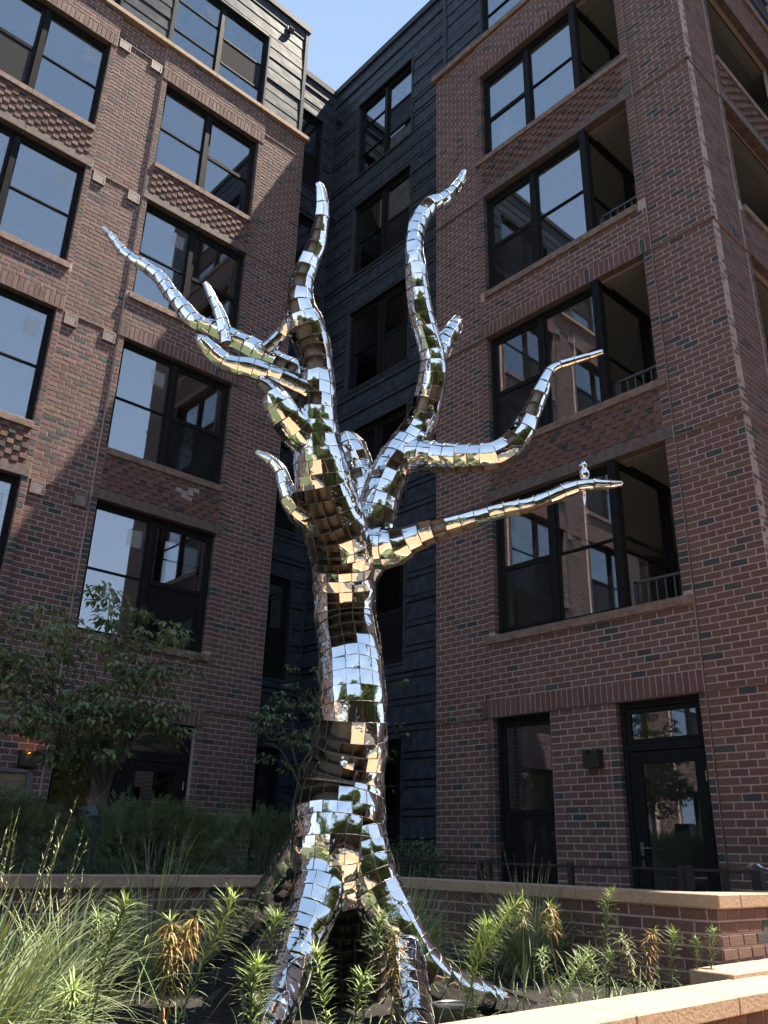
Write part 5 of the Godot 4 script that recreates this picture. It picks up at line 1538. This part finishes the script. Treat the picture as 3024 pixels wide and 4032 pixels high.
	# the low railing on the patio
	var r := thing("low_railing", "low dark brown metal railing on the patio behind the planter wall", "railing", Vector3(7.3, PATIO, -5.5))
	slab("rail", r, Transform3D.IDENTITY, Vector3(7.285, -0.075, -8.6), Vector3(7.315, -0.05, -3.44), M.rail_metal, 0.004)
	slab("rail", r, Transform3D.IDENTITY, Vector3(7.285, -0.5, -8.6), Vector3(7.315, -0.47, -3.44), M.rail_metal, 0.004)
	for z in [-8.55, -7.5, -6.43, -6.31, -5.27, -4.10, -4.02, -3.70]:
		slab("post", r, Transform3D.IDENTITY, Vector3(7.275, PATIO, z - 0.03), Vector3(7.325, -0.03, z + 0.025), M.rail_metal, 0.004)
	slab("end_post", r, Transform3D.IDENTITY, Vector3(7.255, PATIO, -3.46), Vector3(7.345, -0.045, -3.38), M.black_metal, 0.004)
	# the scrap of white paper caught on it
	var s := thing("paper_scrap", "crumpled white paper scrap caught on the railing's end post", "paper", Vector3(7.3, -0.04, -3.42))
	var pg := Geo.new()
	var cells := []
	var rr := RandomNumberGenerator.new()
	rr.seed = 8
	for a in 6:
		for b in 4:
			var u := a / 5.0
			var q := Vector3(7.27 + 0.022 * b + rr.randf_range(-0.008, 0.008), -0.040 + 0.05 * exp(-pow((u - 0.5) * 4.2, 2)) + 0.012 * absf(u - 0.5) + rr.randf_range(-0.004, 0.005), -3.535 + 0.2 * u)
			cells.append(q)
	for a in 5:
		for b in 3:
			var k := a * 4 + b
			pg.tri(cells[k], cells[k + 4], cells[k + 1]); pg.tri(cells[k + 1], cells[k + 4], cells[k + 5])
			var dn2 := Vector3(0, -0.002, 0)
			pg.tri(cells[k] + dn2, cells[k + 1] + dn2, cells[k + 4] + dn2); pg.tri(cells[k + 1] + dn2, cells[k + 5] + dn2, cells[k + 4] + dn2)
	obj("sheet", pg, M.paper, s)

func _ready() -> void:
	var cam := Camera3D.new()
	cam.name = "camera"
	cam.transform = eye
	cam.fov = 63.105
	cam.near = 0.1
	cam.far = 500.0
	add_child(cam)
	cam.current = true
	var env := Environment.new()
	env.background_mode = Environment.BG_SKY
	var sky := Sky.new()
	var sm := ProceduralSkyMaterial.new()
	sm.sky_top_color = Color(0.067, 0.102, 0.158).linear_to_srgb()
	sm.sky_horizon_color = Color(0.215, 0.25, 0.305).linear_to_srgb()
	sm.sky_curve = 0.35
	sm.ground_bottom_color = Color(0.12, 0.1, 0.08).linear_to_srgb()
	sm.ground_horizon_color = Color(0.25, 0.26, 0.26).linear_to_srgb()
	sm.sun_angle_max = 12.0
	sm.sun_curve = 0.12
	sm.sky_energy_multiplier = 1.0
	sky.sky_material = sm
	env.sky = sky
	env.tonemap_mode = Environment.TONE_MAPPER_LINEAR
	env.tonemap_exposure = 5.8
	env.sdfgi_enabled = true
	env.ssao_enabled = true
	env.ssil_enabled = true
	var we := WorldEnvironment.new()
	we.name = "world"
	we.environment = env
	add_child(we)
	var sun := DirectionalLight3D.new()
	sun.name = "sun"
	sun.light_energy = 1.0
	sun.light_color = Color(1.0, 0.95, 0.87)
	sun.light_angular_distance = 0.5
	sun.shadow_enabled = true
	add_child(sun)
	sun.look_at_from_position(Vector3.ZERO, -Vector3(0.380, 0.909, 0.171), Vector3(0, 0, 1))

	make_materials()
	make_tones()
	grounds()
	left_building()
	right_building()
	clad_building()
	added_shade_block()
	planter()
	mirror_tree()
	steel_bird()
	var xl := Transform3D(Basis.IDENTITY, Vector3(0, 0, -11.40))
	var xr := Transform3D(Basis(Vector3(0, 0, 1), Vector3.UP, Vector3(-1, 0, 0)), Vector3(8.65, 0, 0))
	wall_light("small black box light between the dark window and the glazed door", xr, -5.80, 1.085, false)
	wall_light("small black box light glowing warm on the pier behind the left young tree", xl, 4.13, 1.03, true)
	small_tree("young dogwood tree with drooping pointed leaves before the left brick wing", Vector3(3.93, -0.46, -8.5), Vector3(3.93, 0.62, -8.5), Vector3(3.5, 1.6, -8.3), Vector3(1.22, 0.98, 0.9), 270, 18, 21, 10)
	small_tree("thin dark young tree in the shaded recess behind the mirror tree", Vector3(7.55, -0.46, -9.9), Vector3(7.55, 0.8, -9.9), Vector3(7.9, 1.75, -9.9), Vector3(1.35, 1.05, 0.7), 150, 15, 33, 8)
	bush("yew_bush", "dark rounded yew bush at the hedge's left end, beside the folded metal figure", Vector3(2.55, -0.02, -7.75), Vector3(0.75, 0.42, 0.6), 2600, true, 3, Color(0.085, 0.115, 0.05), "yew bushes of the hedge")
	bush("yew_bush", "dark yew bush in the middle of the hedge, under the young dogwood", Vector3(4.05, -0.02, -7.7), Vector3(0.72, 0.46, 0.6), 2600, true, 4, Color(0.09, 0.125, 0.05), "yew bushes of the hedge")
	bush("yew_bush", "dark yew bush just left of the mirror tree's trunk", Vector3(5.2, -0.04, -7.6), Vector3(0.72, 0.42, 0.6), 2600, true, 5, Color(0.09, 0.125, 0.05), "yew bushes of the hedge")
	bush("yew_bush", "dark yew bush behind the mirror tree's trunk, in the recess", Vector3(6.6, -0.3, -8.6), Vector3(0.6, 0.55, 0.6), 2000, true, 6, Color(0.085, 0.115, 0.05), "yew bushes of the hedge")
	bush("boxwood_bush", "round-leaved boxwood bush at the foot of the right brick wing", Vector3(7.75, -0.35, -7.9), Vector3(0.5, 0.55, 0.55), 4200, false, 7, Color(0.1, 0.14, 0.06))
	var grass_green := Color(0.2, 0.25, 0.13)
	grass_clump("large sunlit grass clump with arching blades in the planter's left front", Vector3(1.15, SOIL, -3.35), 0.34, 0.72, 620, grass_green, 16, Vector3(0.1, 0, 0), 0.92)
	grass_clump("sunlit grass clump with seed stalks in the planter's front left corner", Vector3(0.75, SOIL, -3.1), 0.3, 0.62, 420, grass_green, 10, Vector3.ZERO, 0.9)
	grass_clump("grass clump in half shade behind the sunlit one, with tall seed stalks", Vector3(1.55, SOIL, -4.2), 0.32, 0.62, 300, grass_green, 12, Vector3.ZERO, 0.86)
	grass_clump("tall thin grass tuft before the back wall, left of the mirror tree", Vector3(2.9, SOIL, -5.3), 0.16, 0.95, 120, grass_green, 9, Vector3.ZERO, 0.98)
	grass_clump("shaded grey-green grass clump against the wall right of the mirror tree's trunk", Vector3(4.95, SOIL, -5.2), 0.34, 0.75, 380, grass_green, 9, Vector3.ZERO, 0.8)
	grass_clump("shaded grey-green grass clump before the coping joint on the right wall", Vector3(5.5, SOIL, -4.4), 0.28, 0.74, 320, grass_green, 12, Vector3.ZERO, 0.84)
	grass_clump("shaded grass clump close behind the tree's right root", Vector3(4.3, SOIL, -4.6), 0.32, 0.6, 320, grass_green, 8)
	grass_clump("wispy shaded grass clump before the back wall behind the fishbone stem", Vector3(2.2, SOIL, -4.9), 0.3, 0.62, 220, grass_green, 10)
	undergrowth()
	stem_plants()
	garden_things()
	var spots := [["street tree on the near kerb, far along to the west", -14.0, 1.1, 8.0, 2.9], ["street tree on the near kerb, west of the viewer", -8.6, 1.1, 8.6, 2.8], ["low bushy street tree across the road, westmost", -18.0, 9.8, 9.5, 3.4], ["street tree across the road, second from the west", -12.5, 9.6, 8.2, 3.0], ["tall street tree across the road facing the brick pier", -7.6, 9.8, 10.0, 3.1], ["street tree across the road facing the clad recess", -2.6, 9.6, 8.8, 2.9], ["bushy street tree across the road facing the glazed door", 2.6, 9.8, 9.6, 3.1], ["street tree across the road, east of the door", 7.8, 9.6, 8.6, 3.0], ["wide street tree across the road, second from the east", 12.8, 9.9, 9.0, 3.4], ["street tree far along the road, eastmost", 18.5, 9.8, 10.0, 3.2]]
	for k in spots.size():
		street_tree(spots[k][0], Vector3(spots[k][1], STREET, spots[k][2]), spots[k][3], spots[k][4], 50 + k)
	for k in 6:
		row_house(["red brick row house across the street, westmost", "brown brick row house across the street", "orange brick row house across the street", "red brick row house across the street, east", "dull brick row house across the street, farther east", "red brick row house across the street, eastmost"][k], Vector3(-22 + k * 9.75, STREET, 15.0), 9.6, 9.5 + (k % 2) * 1.2, [Color(0.26, 0.10, 0.07), Color(0.2, 0.11, 0.08), Color(0.34, 0.16, 0.09), Color(0.28, 0.12, 0.08), Color(0.22, 0.12, 0.09), Color(0.27, 0.11, 0.08)][k])
